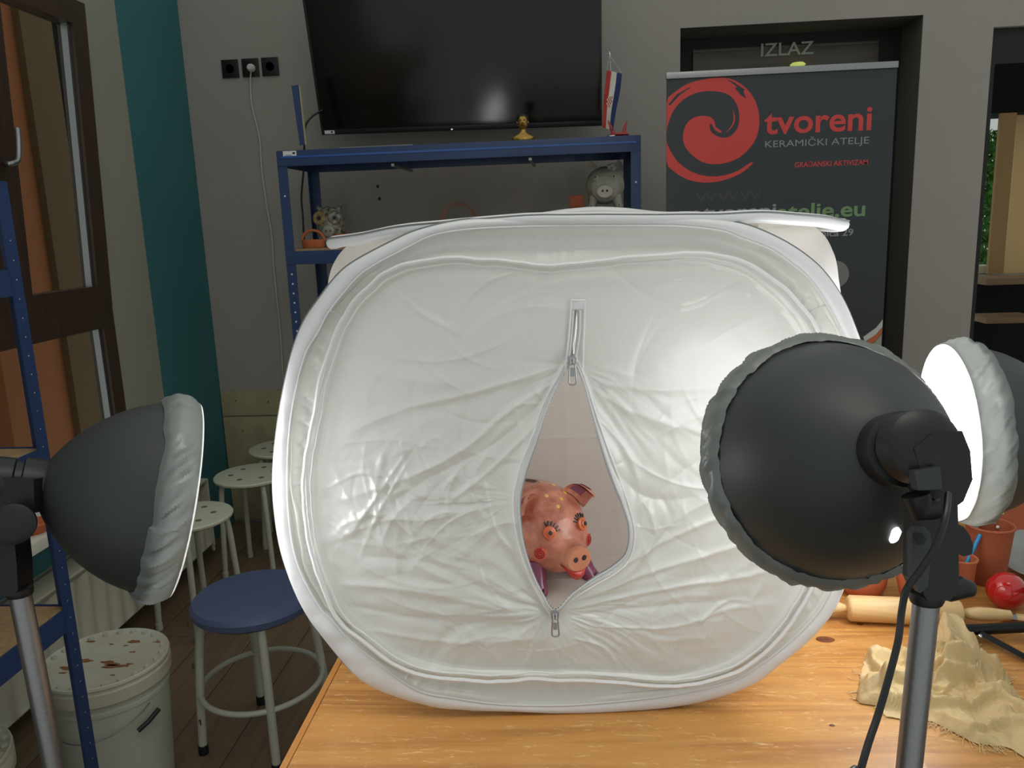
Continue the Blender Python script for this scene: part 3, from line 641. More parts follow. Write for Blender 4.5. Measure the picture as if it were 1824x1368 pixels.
# back wall + floor + sweep inside
G = [[tent(cx + x, DEP + .01 + .018 * sin(pi * z / .72) + .002 * float(fbm(np.array(x * 8.), np.array(z * 8.), 2)), z) for x in np.linspace(-.42, .42, 50)] for z in np.linspace(.004, .73, 44)]
MB().grid(G).build('back_panel', inner_cloth, T)
G = [[tent(cx + x * min(1, .5 + d * 1.2), d, .0045) for x in np.linspace(-.36, .36, 30)] for d in np.linspace(.03, DEP, 30)]
MB().grid(G).build('floor_panel', inner_cloth, T)
def sweep_z(s):
    d0, zc, r = DEP - .13, .009, .10
    if s < .5: return (.05 + (d0 - .05) * s / .5, zc)
    if s < .62: a = (s - .5) / .12 * pi / 2; return (d0 + r * sin(a), zc + r * (1 - cos(a)))
    return (d0 + r, zc + r + (s - .62) / .38 * .56)
G = []
for s in np.linspace(0, 1, 220):
    d, z = sweep_z(s); row = []
    for x in np.linspace(-.36, .36, 120):
        L = s * 1.15; k = 0
        for c_ in (.16, .30, .44, .565, .69, .83, .97): k += .0045 * math.exp(-abs(L - c_) / .004)
        for c_ in (-.24, -.12, 0.0, .12, .24): k += .0032 * math.exp(-abs(x - c_) / .004)
        row.append(tent(cx + x * min(1, .5 + d * 1.2), d - (k if s > .56 else 0), z + (k if s < .58 else 0)))
    G.append(row)
MB().grid(G).build('backdrop_sheet', inner_cloth, T)

# ================================================================== PIGGY BANK (in the tent)
def pig_bank(name, label, pos, head, S, mats, group=None, parts='pink'):
    SNR = .027 if parts == 'pink' else .0335
    body_m, leg_m, snout_m, eye_m, pup_m, lip_m, dot_m, cheek_m = mats
    t = thing(name, label, 'piggy bank', tuple(pos), group)
    fx = np.array([cos(head), sin(head), 0]); fy = np.array([-sin(head), cos(head), 0]); fz = np.array([0, 0, 1.])
    W_ = lambda p: np.array(pos) + S * (fx * p[0] + fy * p[1] + fz * p[2])
    st = [(-.118,.100,.004,.004),(-.115,.1,.022,.022),(-.105,.1,.042,.041),(-.085,.1,.062,.060),(-.055,.1,.077,.074),(-.02,.1,.085,.081),(.015,.100,.086,.082),(.045,.098,.080,.077),(.068,.093,.069,.068),(.086,.087,.060,.060),(.098,.080,.048,.047),(.107,.074,.035,.033),(.116,.071,.028,.0255),(.126,.070,.026,.0225),(.133,.070,.0265,.0215)]
    xs = [s[0] for s in st]
    def R_(x, k): return float(np.interp(x, xs, [s[k] for s in st]))
    def surfp(x, a, off=0.0):           # a: angle from +y(left) over top
        return np.array([x, cos(a) * (R_(x, 2) + off), R_(x, 1) + sin(a) * (R_(x, 3) + off)])
    def nrm(x, a):
        e = 1e-3; p = surfp(x, a); u = surfp(x + e, a) - p; v = surfp(x, a + e) - p; n = np.cross(u, v); n /= np.linalg.norm(n)
        return n if n @ (p - np.array([x - .02, 0, R_(x, 1)])) > 0 else -n
    P = catmull([np.array(s) for s in st], 4, False); rings = []
    for x, zc, ry, rz in P:
        rg = []
        for j in range(48):
            a = 2 * pi * j / 48; w = 1 + .012 * float(fbm(np.array(x * 30.), np.array(a * 2.), 2))
            fold = 1 + (.03 * sin(x * 620) if .088 < x < .112 and sin(a) > -.2 else 0)
            rg.append(W_((x, cos(a) * ry * w * fold, zc + sin(a) * rz * w * fold)))
        rings.append(rg)
    MB().loft(rings).build('body', body_m, t)
    # snout disc
    MB().loft([[W_((x, cos(a) * SNR * k, .070 + sin(a) * SNR * .8 * k)) for a in np.linspace(0, 2 * pi, 32, endpoint=False)] for x, k in ((.118, .9), (.122, 1.04), (.136, 1.05), (.140, .95), (.1405, .5), (.1405, .02))]).build('snout', snout_m, t)
    for s in (-1, 1):
        MB().loft([[W_((x, s * .0095 + cos(a) * .0048 * k, .073 + sin(a) * .0052 * k)) for a in np.linspace(0, 2 * pi, 14, endpoint=False)] for x, k in ((.139, 1), (.1415, 1), (.1422, .5))]).build('nostril', pup_m, t)
    if parts == 'pink':      # lips under the snout
        G = []
        for k in range(13):
            a = k / 12; y = (a - .5) * .052; top = .053 + .006 * (abs(a - .5) * 2) ** 1.5; lo = .029 + .028 * (abs(a - .5) * 2) ** 2; xo = .132 - 1.1 * y * y / .06
            G.append([W_((xo + .010 * sin(pi * b) * (1 - (2 * a - 1) ** 2 * .7) + .002 * b, y, top + (lo - top) * b)) for b in np.linspace(0, 1, 9)] + [W_((xo - .012, y, (top + lo) / 2))])
        m_ = MB(); m_.grid(G, wrap=True); m_.build('lips', lip_m, t)
    # eyes
    for s in (-1, 1):
        a = pi / 2 + s * radians(45 if parts == 'pink' else 40); x = .0945 if parts == 'pink' else .088; p = surfp(x, a); n = nrm(x, a)
        n = n + np.array([.35, 0, 0]); n /= np.linalg.norm(n); r = .0128 if parts == 'pink' else .012
        e = MB().lathe([(-.006, r * .9), (0, r), (.005, r * .96), (.0065, r * .78), (.0068, r * .55), (.0095, r * .5), (.011, r * .3), (.0113, .0001)], (0, 0, 0), n, 24)
        e.v = [W_(p + np.array(q)) for q in e.v]; eo = e.build('eye', eye_m, t)
        e = MB().lathe([(.0105, r * .33), (.0122, r * .3), (.0128, .0001)], (0, 0, 0), n, 16); e.v = [W_(p + np.array(q)) for q in e.v]; e.build('pupil', pup_m, eo)
        if parts == 'pink':
            up_ = np.array([0, 0, 1.]) - n * n[2]; up_ /= np.linalg.norm(up_); sd = np.cross(n, up_)
            for k in range(6):
                an = radians(-62 + k * 20) * (1 if s > 0 else 1) + (-.35 if s < 0 else .35) * -1
                d = up_ * cos(an) + sd * sin(an); q0 = p + d * (r * 1.05) + n * .001; q1 = p + d * (r * 1.65) - n * .0015
                MB().tube([W_(q0), W_((q0 + q1) / 2 + n * .001), W_(q1)], .0016 * S, 6).build('eyelash', pup_m, eo)
    # ears
    for s in (-1, 1):
        G = []
        yb = s * .052; bx_ = .052 if parts == 'pink' else .03; base = np.array([bx_, yb * .95, R_(bx_, 1) + R_(bx_, 3) * .76])
        for i in range(11):
            a = i / 10; row = []
            for j in range(9):
                b = (j / 8 - .5) * 2; wdt = .027 * (1 - a ** 1.8) * 1.1 + .0015
                if parts == 'pink':
                    out = np.array([.15, s * .64, .75]) * .034 * sin(pi * .5 * min(a * 1.4, 1)) + np.array([.75, s * .35, -.62]) * .034 * a * a; wv = np.array([.15, s * .75, -.64])
                else:
                    out = np.array([.004 * a, s * .014 * a, .048 * a]); wv = np.array([.1, 1, .0])
                row.append(base + out + wv * b * wdt + np.array([-.010, s * .004, .006]) * (1 - b * b) * (1 - a * .6))
            G.append(row)
        m_ = MB(); m_.grid([[W_(q) for q in r_] for r_ in G]); m_.grid([[W_(q + np.array([-.0045, 0, -.003])) for q in r_] for r_ in G])
        o_ = m_.build('ear', body_m, t)
        if parts == 'pink':
            m_ = MB(); m_.grid([[W_(q + np.array([.0012, s * .0008, .0012])) for q in r_[2:7]] for r_ in G[1:8]]); m_.build('inner_ear', leg_m, o_)
    # legs
    for x, y in ((.052, .045), (.052, -.045), (-.06, .045), (-.06, -.045)):
        xx = x + (.030 if parts == 'pink' and x > 0 else 0)
        rings = [[W_((x * (1 - q) + xx * q + cos(a) * r_ * (1.1 + .25 * q), y * (1 + .35 * q) + sin(a) * r_, z)) for a in np.linspace(0, 2 * pi, 20, endpoint=False)] for q, z, r_ in ((0, .058, .026), (.3, .04, .023), (.7, .02, .019), (1, .006, .0205), (1, .0, .019))]
        lg = MB().loft(rings).build('leg', leg_m, t)
        MB().loft([[W_((xx + .0255 + cos(a) * .002, y * 1.35 + sin(a) * .0016, z)) for a in np.linspace(0, 2 * pi, 8, endpoint=False)] for z in (0.001, .014, .017)]).build('hoof_cleft', pup_m, lg)
    # coin slot
    G = [[W_((x, y, R_(x, 1) + math.sqrt(max(0, 1 - (y / R_(x, 2)) ** 2)) * R_(x, 3) + .0016)) for y in np.linspace(-.005, .005, 5)] for x in np.linspace(-.045, -.003, 12)]
    MB().grid(G).build('coin_slot', mat('slot_brown', (84, 44, 34), .6), t)
    rim = [(-.047, -.007), (-.001, -.007), (-.001, .007), (-.047, .007)]
    rp = [W_((x, y, R_(x, 1) + math.sqrt(max(0, 1 - (y / R_(x, 2)) ** 2)) * R_(x, 3) + .001)) for x, y in catmull(rim, 3)]
    MB().tube(rp, .0012, 5, True).build('slot_rim', mat('slot_rim_grey', (150, 150, 130), .5), t)
    if parts == 'pink':
        for s in (-1, 1):        # spiral cheek
            x, a = .091, (pi / 2 + s * radians(94)); p = surfp(x, a); n = nrm(x, a); n = n + np.array([.3, 0, 0]); n /= np.linalg.norm(n); u = np.cross(n, [0, 0, 1.]); u /= np.linalg.norm(u); v = np.cross(u, n)
            e = MB().lathe([(-.006, .0125), (.002, .0125), (.003, .010), (.0031, .0001)], (0, 0, 0), n, 20); e.v = [W_(p + np.array(q)) for q in e.v]; co = e.build('cheek', cheek_m, t)
            sp = [p + n * .0034 + u * (r * cos(w)) + v * (r * sin(w)) for r, w in [(.0015 + .0095 * q, q * 4.6 * pi) for q in np.linspace(0, 1, 50)]]
            MB().tube([W_(q) for q in sp], .0013 * S, 5).build('spiral', mat('spiral_red', (168, 30, 30), .3, coat=.3), co)
        for x, deg in ((-.03, -36), (.02, -18), (.045, -26), (.05, 8), (.075, 2), (.0, -76), (.03, 30), (-.06, -12), (-.05, 40), (-.03, -80), (.062, -12)):
            a = pi / 2 + radians(deg) * -1 * -1; p = surfp(x, a); n = nrm(x, a)
            e = MB().lathe([(-.002, .0042), (.0012, .004), (.0018, .0025), (.0019, .0001)], (0, 0, 0), n, 10); e.v = [W_(p + np.array(q)) for q in e.v]; e.build('yellow_dot', dot_m, t)
    # tail
    MB().tube([W_((-.115 - .010 * q + .006 * cos(q * 9), .008 * sin(q * 9), .11 + .012 * q)) for q in np.linspace(0, 1, 20)], .0035 * S, 8).build('tail', body_m, t)
    return t
pink = mat('pink_glaze', (222, 150, 124), .28, noise=(26, .95), col2=(166, 88, 72), coat=.5, bump=(26, .1))
pigm = (pink, mat('plum_glaze', (150, 58, 80), .25, noise=(20, .8), col2=(120, 60, 110), coat=.5), mat('peach_glaze', (222, 150, 118), .3, noise=(18, .6), col2=(206, 128, 98), coat=.4), mat('orange_glaze', (214, 110, 68), .3, coat=.4),
        mat('black_glaze', (34, 36, 34), .3, coat=.4), mat('lip_red', (206, 62, 52), .3, coat=.3), mat('yellow_glaze', (226, 196, 96), .4), mat('rose_glaze', (222, 104, 84), .3, coat=.3))
PSC = 1.08
PH = math.atan2(-1, 0) + PSI + radians(31)
fwd = np.array([cos(PH), sin(PH), 0])
FLZ = TO[2] + .0096
PG = on(1033, 998, 2, FLZ + .070 * PSC) - fwd * .14 * PSC; PG[2] = FLZ
pig_bank('piggy_bank', 'pink glazed ceramic piggy bank with yellow dots inside the white tent', PG, PH, PSC, pigm)

# ================================================================== PINE TABLE
tb = thing('work_table', 'worn golden pine work table carrying the light tent', 'table', (.7, 1.6, 0))
TX0, TX1, TY0, TY1 = -.420, 2.0, .86, 2.25
bw = (TY1 - TY0) / 1
mb = MB(); mb.box((TX0, TY0, .715), (TX1, TY1, .7495), bev=.006); mb.build('tabletop', table_m, tb)
box('edge_strip', (TX0 - .012, TY0 + .004, .718), (TX0 - .0002, TY1 - .004, .7485), tedge_m, tb, .005)
for u, v, r in ((1470, 1139, .011), (1532, 1112, .004), (1482, 1292, .003)):
    c = on(u, v, 2, .7498); MB().lathe([(0, r), (.0003, r * .9), (.0004, 0)], c, (0, 0, 1), 18, 1.5).build('knot', knot_m, tb)
for x in (TX0 + .08, TX1 - .1):
    for y in (TY0 + .08, TY1 - .08): box('leg', (x - .035, y - .035, .0), (x + .035, y + .035, .63), tedge_m, tb, .005)
for y in (TY0 + .05, TY1 - .07): box('apron', (TX0 + .06, y, .62), (TX1 - .08, y + .02, .7145), tedge_m, tb)
for x in (TX0 + .05, TX1 - .09): box('apron', (x, TY0 + .07, .62), (x + .02, TY1 - .07, .7145), tedge_m, tb)

# ================================================================== LAMPS
def cam_vec(az, el): return RT * cos(el) * cos(az) + FW * cos(el) * sin(az) + UP * sin(el)
emit_m = bpy.data.materials.new('lamp_diffuser'); emit_m.use_nodes = True
b_ = emit_m.node_tree.nodes['Principled BSDF']; b_.inputs['Base Color'].default_value = (.85, .85, .85, 1); b_.inputs['Emission Color'].default_value = (.97, .98, 1, 1); b_.inputs['Emission Strength'].default_value = LAMP_POWER
slot_m = mat('vent_light', (255, 255, 255), .5, emit=((255, 255, 255), 3.0))
def lamp(name, label, Cn, a, slot_dir=None, seed=0, power=None):
    S = .90; R_ = .135
    a = np.array(a) / np.linalg.norm(a); Cn = np.array(Cn)
    t = thing(name, label, 'studio lamp', tuple(Cn))
    u = np.cross(a, [0, 0, 1.]); u /= np.linalg.norm(u); w = np.cross(u, a)
    pr = [(0.004, .1352), (-.006, .1365), (-.012, .1345), (-.028, .1295), (-.048, .122), (-.068, .111), (-.088, .0975), (-.108, .080), (-.126, .060), (-.138, .042), (-.146, .028)]
    MB().lathe(pr, Cn, a, 96, cap=(False, True)).build('reflector', dome_m, t)
    MB().lathe([(0.002, .1335), (-.012, .133), (-.05, .120), (-.09, .095), (-.13, .05), (-.142, .02)], Cn, a, 64, cap=(False, False)).build('reflector_lining', mat('silver_lining', (210, 210, 205), .4, metal=.6), t)
    MB().tube([Cn + a * .002 + .1365 * (u * cos(q) + w * sin(q)) for q in np.linspace(0, 2 * pi, 96, endpoint=False)], .0042, 8, True).build('reflector_rim', black_m, t)
    # translucent diffuser, slightly domed
    G = [[Cn + a * (.030 + .006 * (1 - k * k)) + .136 * k * (u * cos(q) + w * sin(q)) for q in np.linspace(0, 2 * pi, 48, endpoint=False)] for k in (.02, .3, .6, .85, 1)]
    em = emit_m
    if power:
        em = emit_m.copy(); em.node_tree.nodes['Principled BSDF'].inputs['Emission Strength'].default_value = power
    dm = MB(); dm.grid(G, wrap=True); do = dm.build('diffuser', em, t)
    # gathered elastic sock round the rim
    n = 300; m_ = 16; G = []
    Q = np.linspace(0, 2 * pi, n, endpoint=False)
    for i in range(m_):
        b = i / (m_ - 1); s = .031 - .048 * b
        base = .1365 + .011 * sin(pi * (.12 + .8 * b)) + (.0 if b < .9 else -.004 * (b - .9) * 10)
        g = .0034 * fbm(Q * 15 + seed * 7 + b * 5.0, Q * 0 + b * .8 + seed, 3) * (sin(pi * min(1, b * .93)) ** .6) + .0012 * fbm(Q * 3, Q * 0 + seed + b * 3, 2)
        G.append([Cn + a * (s + .003 * float(fbm(np.array(q * 4.), np.array(b * 1. + seed), 2)) * b) + (base + gg) * (u * cos(q) + w * sin(q)) for q, gg in zip(Q, g)])
    MB().grid(G, wrap=True).build('diffuser_sock', sock_cloth, t)
    MB().tube([Cn + a * .031 + .1372 * (u * cos(q) + w * sin(q)) for q in np.linspace(0, 2 * pi, 96, endpoint=False)], .0028, 8, True).build('sock_hem', white_band, t)
    # neck and lamp holder on the apex
    MB().lathe([(-.140, .034), (-.146, .036), (-.168, .036), (-.170, .030), (-.178, .030), (-.180, .0335), (-.205, .0335), (-.210, .028), (-.214, .012)], Cn, a, 32).build('lamp_holder', black_m, t)
    if slot_dir is not None:
        s_, ang = slot_dir; rr = np.interp(-s_, [0, .028, .068, .108, .138], [.135, .1295, .111, .080, .042])
        d = u * cos(ang) + w * sin(ang); tn = -u * sin(ang) + w * cos(ang); c = Cn + a * s_ + d * rr
        nn = d * .8 - a * .6; nn /= np.linalg.norm(nn); al = np.cross(tn, nn)
        pts = [(al * (.011 * math.copysign(1, cos(q)) * (abs(cos(q)) > .01) * .5 + .0055 * cos(q)) + tn * (.0045 * sin(q))) for q in np.linspace(0, 2 * pi, 24, endpoint=False)]
        m2 = MB(); V = [c + p - nn * .003 for p in pts] + [c + p + nn * .003 for p in pts]; k = 24
        m2.add(V, [tuple(range(k)), tuple(range(k, 2 * k))[::-1]] + [(i, (i + 1) % k, k + (i + 1) % k, k + i) for i in range(k)]); m2.build('vent_slot', slot_m, t, smooth=False)
    return t, a, u, w
aR = np.array([-.101, .933, -.344]); CR = np.array([.293, .905, 1.22])
LR = lamp('studio_lamp', 'large black dome studio lamp in front of the tent with its back to us', CR, aR, (-.104, 4.86), 1)
aL = np.array([.824, .490, -.285]); CL = np.array([-.595, 1.045, 1.135])
LL = lamp('studio_lamp', 'black dome studio lamp seen side-on left of the tent', CL, aL, (-.10, 2.2), 2, 7.5)
aE = np.array([-.985, .10, -.06]); CE = np.array([.623, 1.272, 1.150])
LE = lamp('studio_lamp', 'studio lamp with glowing white diffuser facing the right side of the tent', CE, aE, None, 3, 21.0)

def wing_knob(parent, c, ax, r=.018, nm='wing_knob'):
    """hub plus two rounded wings"""
    ax = np.array(ax) / np.linalg.norm(ax); e = np.array([0, 0, 1.]) - ax * ax[2]; e /= np.linalg.norm(e); f_ = np.cross(ax, e); c = np.array(c)
    mb = MB(); mb.lathe([(0, r * .55), (r * .8, r * .55), (r * 1.0, r * .4)], c, ax, 20)
    for s in (-1, 1):
        P = [c + ax * (r * q * .9 + r * .3) + (e * .35 + f_) * s * r * (.3 + 1.0 * q) for q in np.linspace(0, 1, 6)]
        mb.tube(P, [r * k for k in (.45, .5, .52, .5, .42, .25)], 10)
    return mb.build(nm, black_m, parent)
def stand(name, label, base_top, z0, foot_r, C_lamp, a, leglen=.45, pole_r=.0125, knob_side=1, legs=(90, 210, 330), foot_z=0.0, lo_r=None, lean_to=None):
    """pole with tilting head; base_top = where the pole enters the head"""
    bt = np.array(base_top); t = thing(name, label, 'light stand', (bt[0], bt[1], foot_z))
    foot = np.array([bt[0], bt[1], foot_z]) if lean_to is None else np.array(lean_to)
    ax = (bt - foot) / np.linalg.norm(bt - foot)
    MB().tube([foot + ax * .10, bt], pole_r, 20).build('pole', alu_m, t)
    MB().lathe([(0, pole_r + .002), (.004, pole_r + .0035), (.010, pole_r + .0035), (.012, pole_r)], bt - ax * .006, ax, 20).build('collar', black_m, t)
    if bt[2] - foot_z > .6:
        MB().tube([foot + ax * .1, foot + ax * (.1 + .5)], pole_r + .003, 20).build('pole', blackt_m, t)
    for d in legs:
        q = np.array([cos(radians(d)), sin(radians(d)), 0])
        lg = MB().tube([foot + ax * (leglen * .62) + q * .02, foot + q * foot_r + np.array([0, 0, .011])], .009, 10).build('leg', blackt_m, t)
        MB().tube([foot + q * (foot_r - .02) + np.array([0, 0, .0135]), foot + q * (foot_r + .012) + np.array([0, 0, .0125])], .0125, 10).build('rubber_foot', black_m, lg)
        MB().tube([foot + ax * .12 + q * .012, foot + q * foot_r * .5 + ax * (leglen * .31)], .006, 8).build('brace', blackt_m, t)
    MB().lathe([(0, .017), (.03, .018), (.034, .016)], foot + ax * .105, ax, 20).build('collar', black_m, t)
    MB().lathe([(0, .017), (.045, .018), (.05, .016)], foot + ax * (leglen * .62 - .02), ax, 20).build('collar', black_m, t)
    return t
# right front stand: head built from the joint at the pole top up to the lamp holder
apR = CR - aR * .195                         # lamp holder centre
zc = float((apR - CAM) @ FW)
pt = at(1651, 1062, zc); pb = pt + (pt - at(1622, 1368, zc - .045)) * -2.2
foot = np.array([pt[0] - .065, pt[1] - .07, 0])
ST = stand('light_stand', 'grey tubular stand with black tilting head in front of the table', pt, 0, .30, CR, aR, lean_to=foot, pole_r=.0115)
def headblock(parent, pts, zc, th, nm, m=black_m, back=0):
    mb = MB(); n_ = FW
    poly_prism(mb, pts, lambda u, v, d: at(u, v, zc) + n_ * (d - th / 2 + back), th)
    return mb.build(nm, m, parent, smooth=False)
headblock(ST, [(1608,795),(1640,770),(1692,765),(1706,800),(1710,850),(1694,888),(1668,905),(1640,880),(1625,850)], zc, .04, 'swivel_head')
headblock(ST, [(1622,838),(1668,830),(1672,870),(1630,872)], zc - .022, .012, 'swivel_clip', mat('charcoal_plastic', (50, 52, 54), .5))
headblock(ST, [(1628,880),(1668,885),(1690,895),(1692,1040),(1676,1062),(1636,1062),(1622,1030),(1624,920)], zc, .030, 'bracket')
headblock(ST, [(1620,948),(1628,938),(1642,936),(1652,948),(1654,975),(1648,1042),(1634,1054),(1621,1030)], zc - .021, .010, 'bracket_plate', MATS['charcoal_plastic'])
c = at(1636, 960, zc - .029); MB().lathe([(0, .0055), (.003, .0055)], c, -FW, 6).build('hex_bolt', black_m, ST)
MB().tube([at(1662, 900, zc - .01), at(1640, 905, zc - .012), at(1632, 880, zc - .012)], .013, 12).build('swivel_joint', black_m, ST)
mb = MB()
poly_prism(mb, [(1682,930),(1694,929),(1708,936),(1718,950),(1725,968),(1722,984),(1708,988),(1690,981)], lambda u, v, d: at(u, v, zc) + FW * (d - .008), .016); mb.build('wing_knob', black_m, ST, smooth=False)
mb = MB()
mb.tube([at(1668, 1048, zc), at(1690, 1052, zc), at(1712, 1046, zc), at(1732, 1050, zc)], [.008, .010, .0105, .007], 12); mb.build('wing_knob', black_m, ST)
for u in (1633, 1672): MB().lathe([(0, .0035), (.004, .0025)], at(u, 1066, zc), RT * (-1 if u < 1650 else 1), 8).build('screw', chrome_m, ST)
# power cable of the right lamp
cp = [at(u, v, z) for u, v, z in ((1689, 880, zc - .03), (1684, 920, zc - .045), (1668, 970, zc - .05), (1640, 1015, zc - .05), (1615, 1050, zc - .05), (1606, 1090, zc - .05), (1600, 1140, zc - .06), (1585, 1200, zc - .07), (1565, 1270, zc - .08), (1548, 1320, zc - .09), (1533, 1372, zc - .1), (1500, 1500, zc - .12))]
cp += [np.array([cp[-1][0], cp[-1][1], z]) for z in (.5, .2, .03)] + [np.array([cp[-1][0] + .3, cp[-1][1] - .2, .008])]
tag(MB().tube(catmull(cp, 5, False), .0030, 10, flat=1.2).build('power_cable', cableb_m, loc=cp[0]), 'black power cable hanging from the lamp in front of the table', 'cable')
# left stand
apL = CL - aL * .195; zl = float((apL - CAM) @ FW)
pt = at(34, 1052, zl); foot = np.array([pt[0] + .055, pt[1] - .03, 0])
SL = stand('light_stand', 'silver light stand with black head at the left picture edge', pt, 0, .30, CL, aL, lean_to=foot, pole_r=.0135)
headblock(SL, [(-60,850),(30,846),(80,850),(82,905),(40,915),(20,960),(-60,960)], zl, .05, 'swivel_head')
headblock(SL, [(-20,900),(30,898),(48,915),(52,945),(40,960),(44,1000),(46,1045),(38,1056),(8,1056),(-6,1000)], zl, .034, 'bracket')
MB().lathe([(0, .022), (.010, .026), (.018, .026), (.022, .018)], at(28, 930, zl - .03), -FW + RT * .4, 24).build('tilt_knob', black_m, SL)
# rear stand: stands on the table just right of the frame
apE = CE - aE * .195
pt = apE + np.array([.0, 0, -.06]); foot = np.array([pt[0] + .01, pt[1], .7505])
SR = thing('light_stand', 'short black stand on the table carrying the lit right lamp', 'light stand', (foot[0], foot[1], .7505))
MB().tube([foot + np.array([0, 0, .02]), pt], .011, 16).build('pole', alu_m, SR)
MB().box(apE - np.array([.022, .022, .10]), apE + np.array([.022, .022, .02]), bev=.005).build('bracket', black_m, SR)
# folding legs resting on the table (black tubes with a rivet)
l0 = on(1712, 1123, 2, .764); l1 = on(1826, 1117, 2, .772); d = (l1 - l0); 
lg = MB().tube([l0, l1, l1 + d * 1.4 + np.array([0, 0, .03])], .0095, 14).build('leg', blackt_m, SR)
MB().lathe([(-.001, .0105), (.012, .0105), (.014, .008)], l0 - d / np.linalg.norm(d) * .004, d, 14).build('rubber_foot', black_m, lg)
r0 = on(1741, 1131, 2, .768); MB().lathe([(0, .004), (.002, .0035), (.004, .001)], r0 - FW * .008, -FW, 12).build('rivet', chrome_m, lg)
s0 = on(1748, 1128, 2, .764); s1 = on(1830, 1172, 2, .758)
MB().tube([s0, s1, s1 + (s1 - s0) * .8], .009, 4, flat=.5).build('brace', blackt_m, SR)
d2 = np.array([foot[0] + .02, foot[1] + .28, .760]); MB().tube([foot + np.array([0, 0, .12]), d2], .009, 12).build('leg', blackt_m, SR)

# ================================================================== TABLE THINGS
ZT = .7505
# rolling pin
pa, pbq = on(1508, 1083, 2, ZT + .0245), on(1712, 1092, 2, ZT + .0245); ax = (pbq - pa); L = np.linalg.norm(ax); ax /= L
rp = thing('rolling_pin', 'pale beech rolling pin lying beside the tent behind the muslin', 'rolling pin', tuple(pa - [0, 0, .0245]))
MB().lathe([(0, .016), (.002, .021), (.006, .024), (L - .006, .024), (L - .002, .022), (L, .016)], pa, ax, 36).build('roller', pinw_m, rp)
for sgn, o_ in ((1, pbq), (-1, pa)):
    MB().lathe([(0, .007), (.006, .0075), (.012, .0100), (.03, .0125), (.05, .0120), (.072, .0095), (.082, .0088), (.084, .005)], o_, ax * sgn, 24).build('handle', pinw_m, rp)
# brush beyond the pin's handle
b0 = on(1783, 1096, 2, ZT + .012); b1 = on(1850, 1104, 2, ZT + .012)
br = thing('flat_brush', 'flat wooden brush touching the end of the rolling pin', 'brush', tuple(b0 - [0, 0, .012]))
MB().tube([b0, b0 * .6 + b1 * .4], .0115, 10, flat=.5).build('ferrule', alu_m, br); MB().tube([b0 * .6 + b1 * .4, b1, b1 + (b1 - b0)], [.011, .012, .008], 10, flat=.5).build('handle', pinw_m, br)
# thin stick under the pin
s0, s1 = on(1565, 1106, 2, ZT + .003), on(1665, 1114, 2, ZT + .003)
tag(MB().tube([s0, s1], .003, 8).build('wooden_stick', pinw_m, loc=s0), 'thin wooden stick lying along the rolling pin', 'stick')
# pots
def pot(name, label, cat, u, v, prof, m, y_shift=0, n=40):
    c = on(u, v, 2, ZT); t = thing(name, label, cat, tuple(c)); MB().lathe(prof, c, (0, 0, 1), n, cap=(True, False)).build('body', m, t); return t, c
P1, c1 = pot('terracotta_pot', 'round-bellied terracotta pot beside the tent behind the lamp', 'pot', 1535, 1056, [(0, .026), (.004, .034), (.02, .043), (.04, .046), (.06, .043), (.078, .036), (.088, .036), (.088, .031), (.07, .034), (.04, .042), (.01, .035), (.006, .001)], terra_m)
MB().tube([c1 + np.array([.0335 * cos(q), .0335 * sin(q), .089]) for q in np.linspace(0, 2 * pi, 40, endpoint=False)], .0032, 8, True).build('rim', terra_m, P1)
P2, c2 = pot('terracotta_jar', 'open orange terracotta jar just left of the stand pole', 'jar', 1636, 1070, [(0, .028), (.01, .034), (.04, .041), (.075, .044), (.10, .043), (.108, .0445), (.108, .039), (.09, .039), (.04, .036), (.01, .028), (.006, .001)], terra_m)
MB().tube([c2 + np.array([.0415 * cos(q), .0415 * sin(q), .109]) for q in np.linspace(0, 2 * pi, 40, endpoint=False)], .0032, 8, True).build('rim', terra_m, P2)
P3, c3 = pot('brush_cup', 'small terracotta cup holding brushes right of the stand pole', 'cup', 1708, 1056, [(0, .020), (.01, .023), (.04, .025), (.065, .026), (.072, .029), (.074, .029), (.074, .025), (.05, .022), (.01, .018), (.006, .001)], terra_m)
MB().tube([c3 + np.array([.027 * cos(q), .027 * sin(q), .074]) for q in np.linspace(0, 2 * pi, 40, endpoint=False)], .0026, 8, True).build('rim', terra_m, P3)
P4, c4 = pot('terracotta_vase', 'tall brown terracotta vase behind the brush cup', 'vase', 1755, 1034, [(0, .030), (.01, .034), (.05, .038), (.09, .041), (.115, .043), (.12, .045), (.12, .040), (.09, .036), (.02, .03), (.012, .001)], terrad_m)
MB().tube([c4 + np.array([.043 * cos(q), .043 * sin(q), .120]) for q in np.linspace(0, 2 * pi, 40, endpoint=False)], .003, 8, True).build('rim', terrad_m, P4)
# blue brush + pale tools in the small cup
def leaning(name, label, cat, base, tip, r, m, bm_=None):
    t = thing(name, label, cat, tuple(base)); MB().tube([base, base * .5 + tip * .5, tip], [r * .8, r, r * .9], 10).build('handle', m, t)
    if bm_:
        d_ = (tip - base) / np.linalg.norm(tip - base); MB().tube([tip, tip + d_ * .012], r * 1.1, 10).build('ferrule', alu_m, t); MB().tube([tip + d_ * .012, tip + d_ * .03, tip + d_ * .042], [r * 1.2, r * 1.5, r * .3], 10).build('bristles', bm_, t)
    return t
zc3 = float((c3 - CAM) @ FW)
leaning('blue_brush', 'bright blue plastic brush handle leaning in the small cup', 'brush', c3 + np.array([-.008, 0, .012]), at(1746, 952, zc3), .0042, bluep_m)
leaning('modelling_tool', 'pale wooden modelling tool standing in the small cup', 'tool', c3 + np.array([0, .008, .012]), at(1700, 985, zc3), .004, pinw_m)
zc4 = float((c4 - CAM) @ FW)
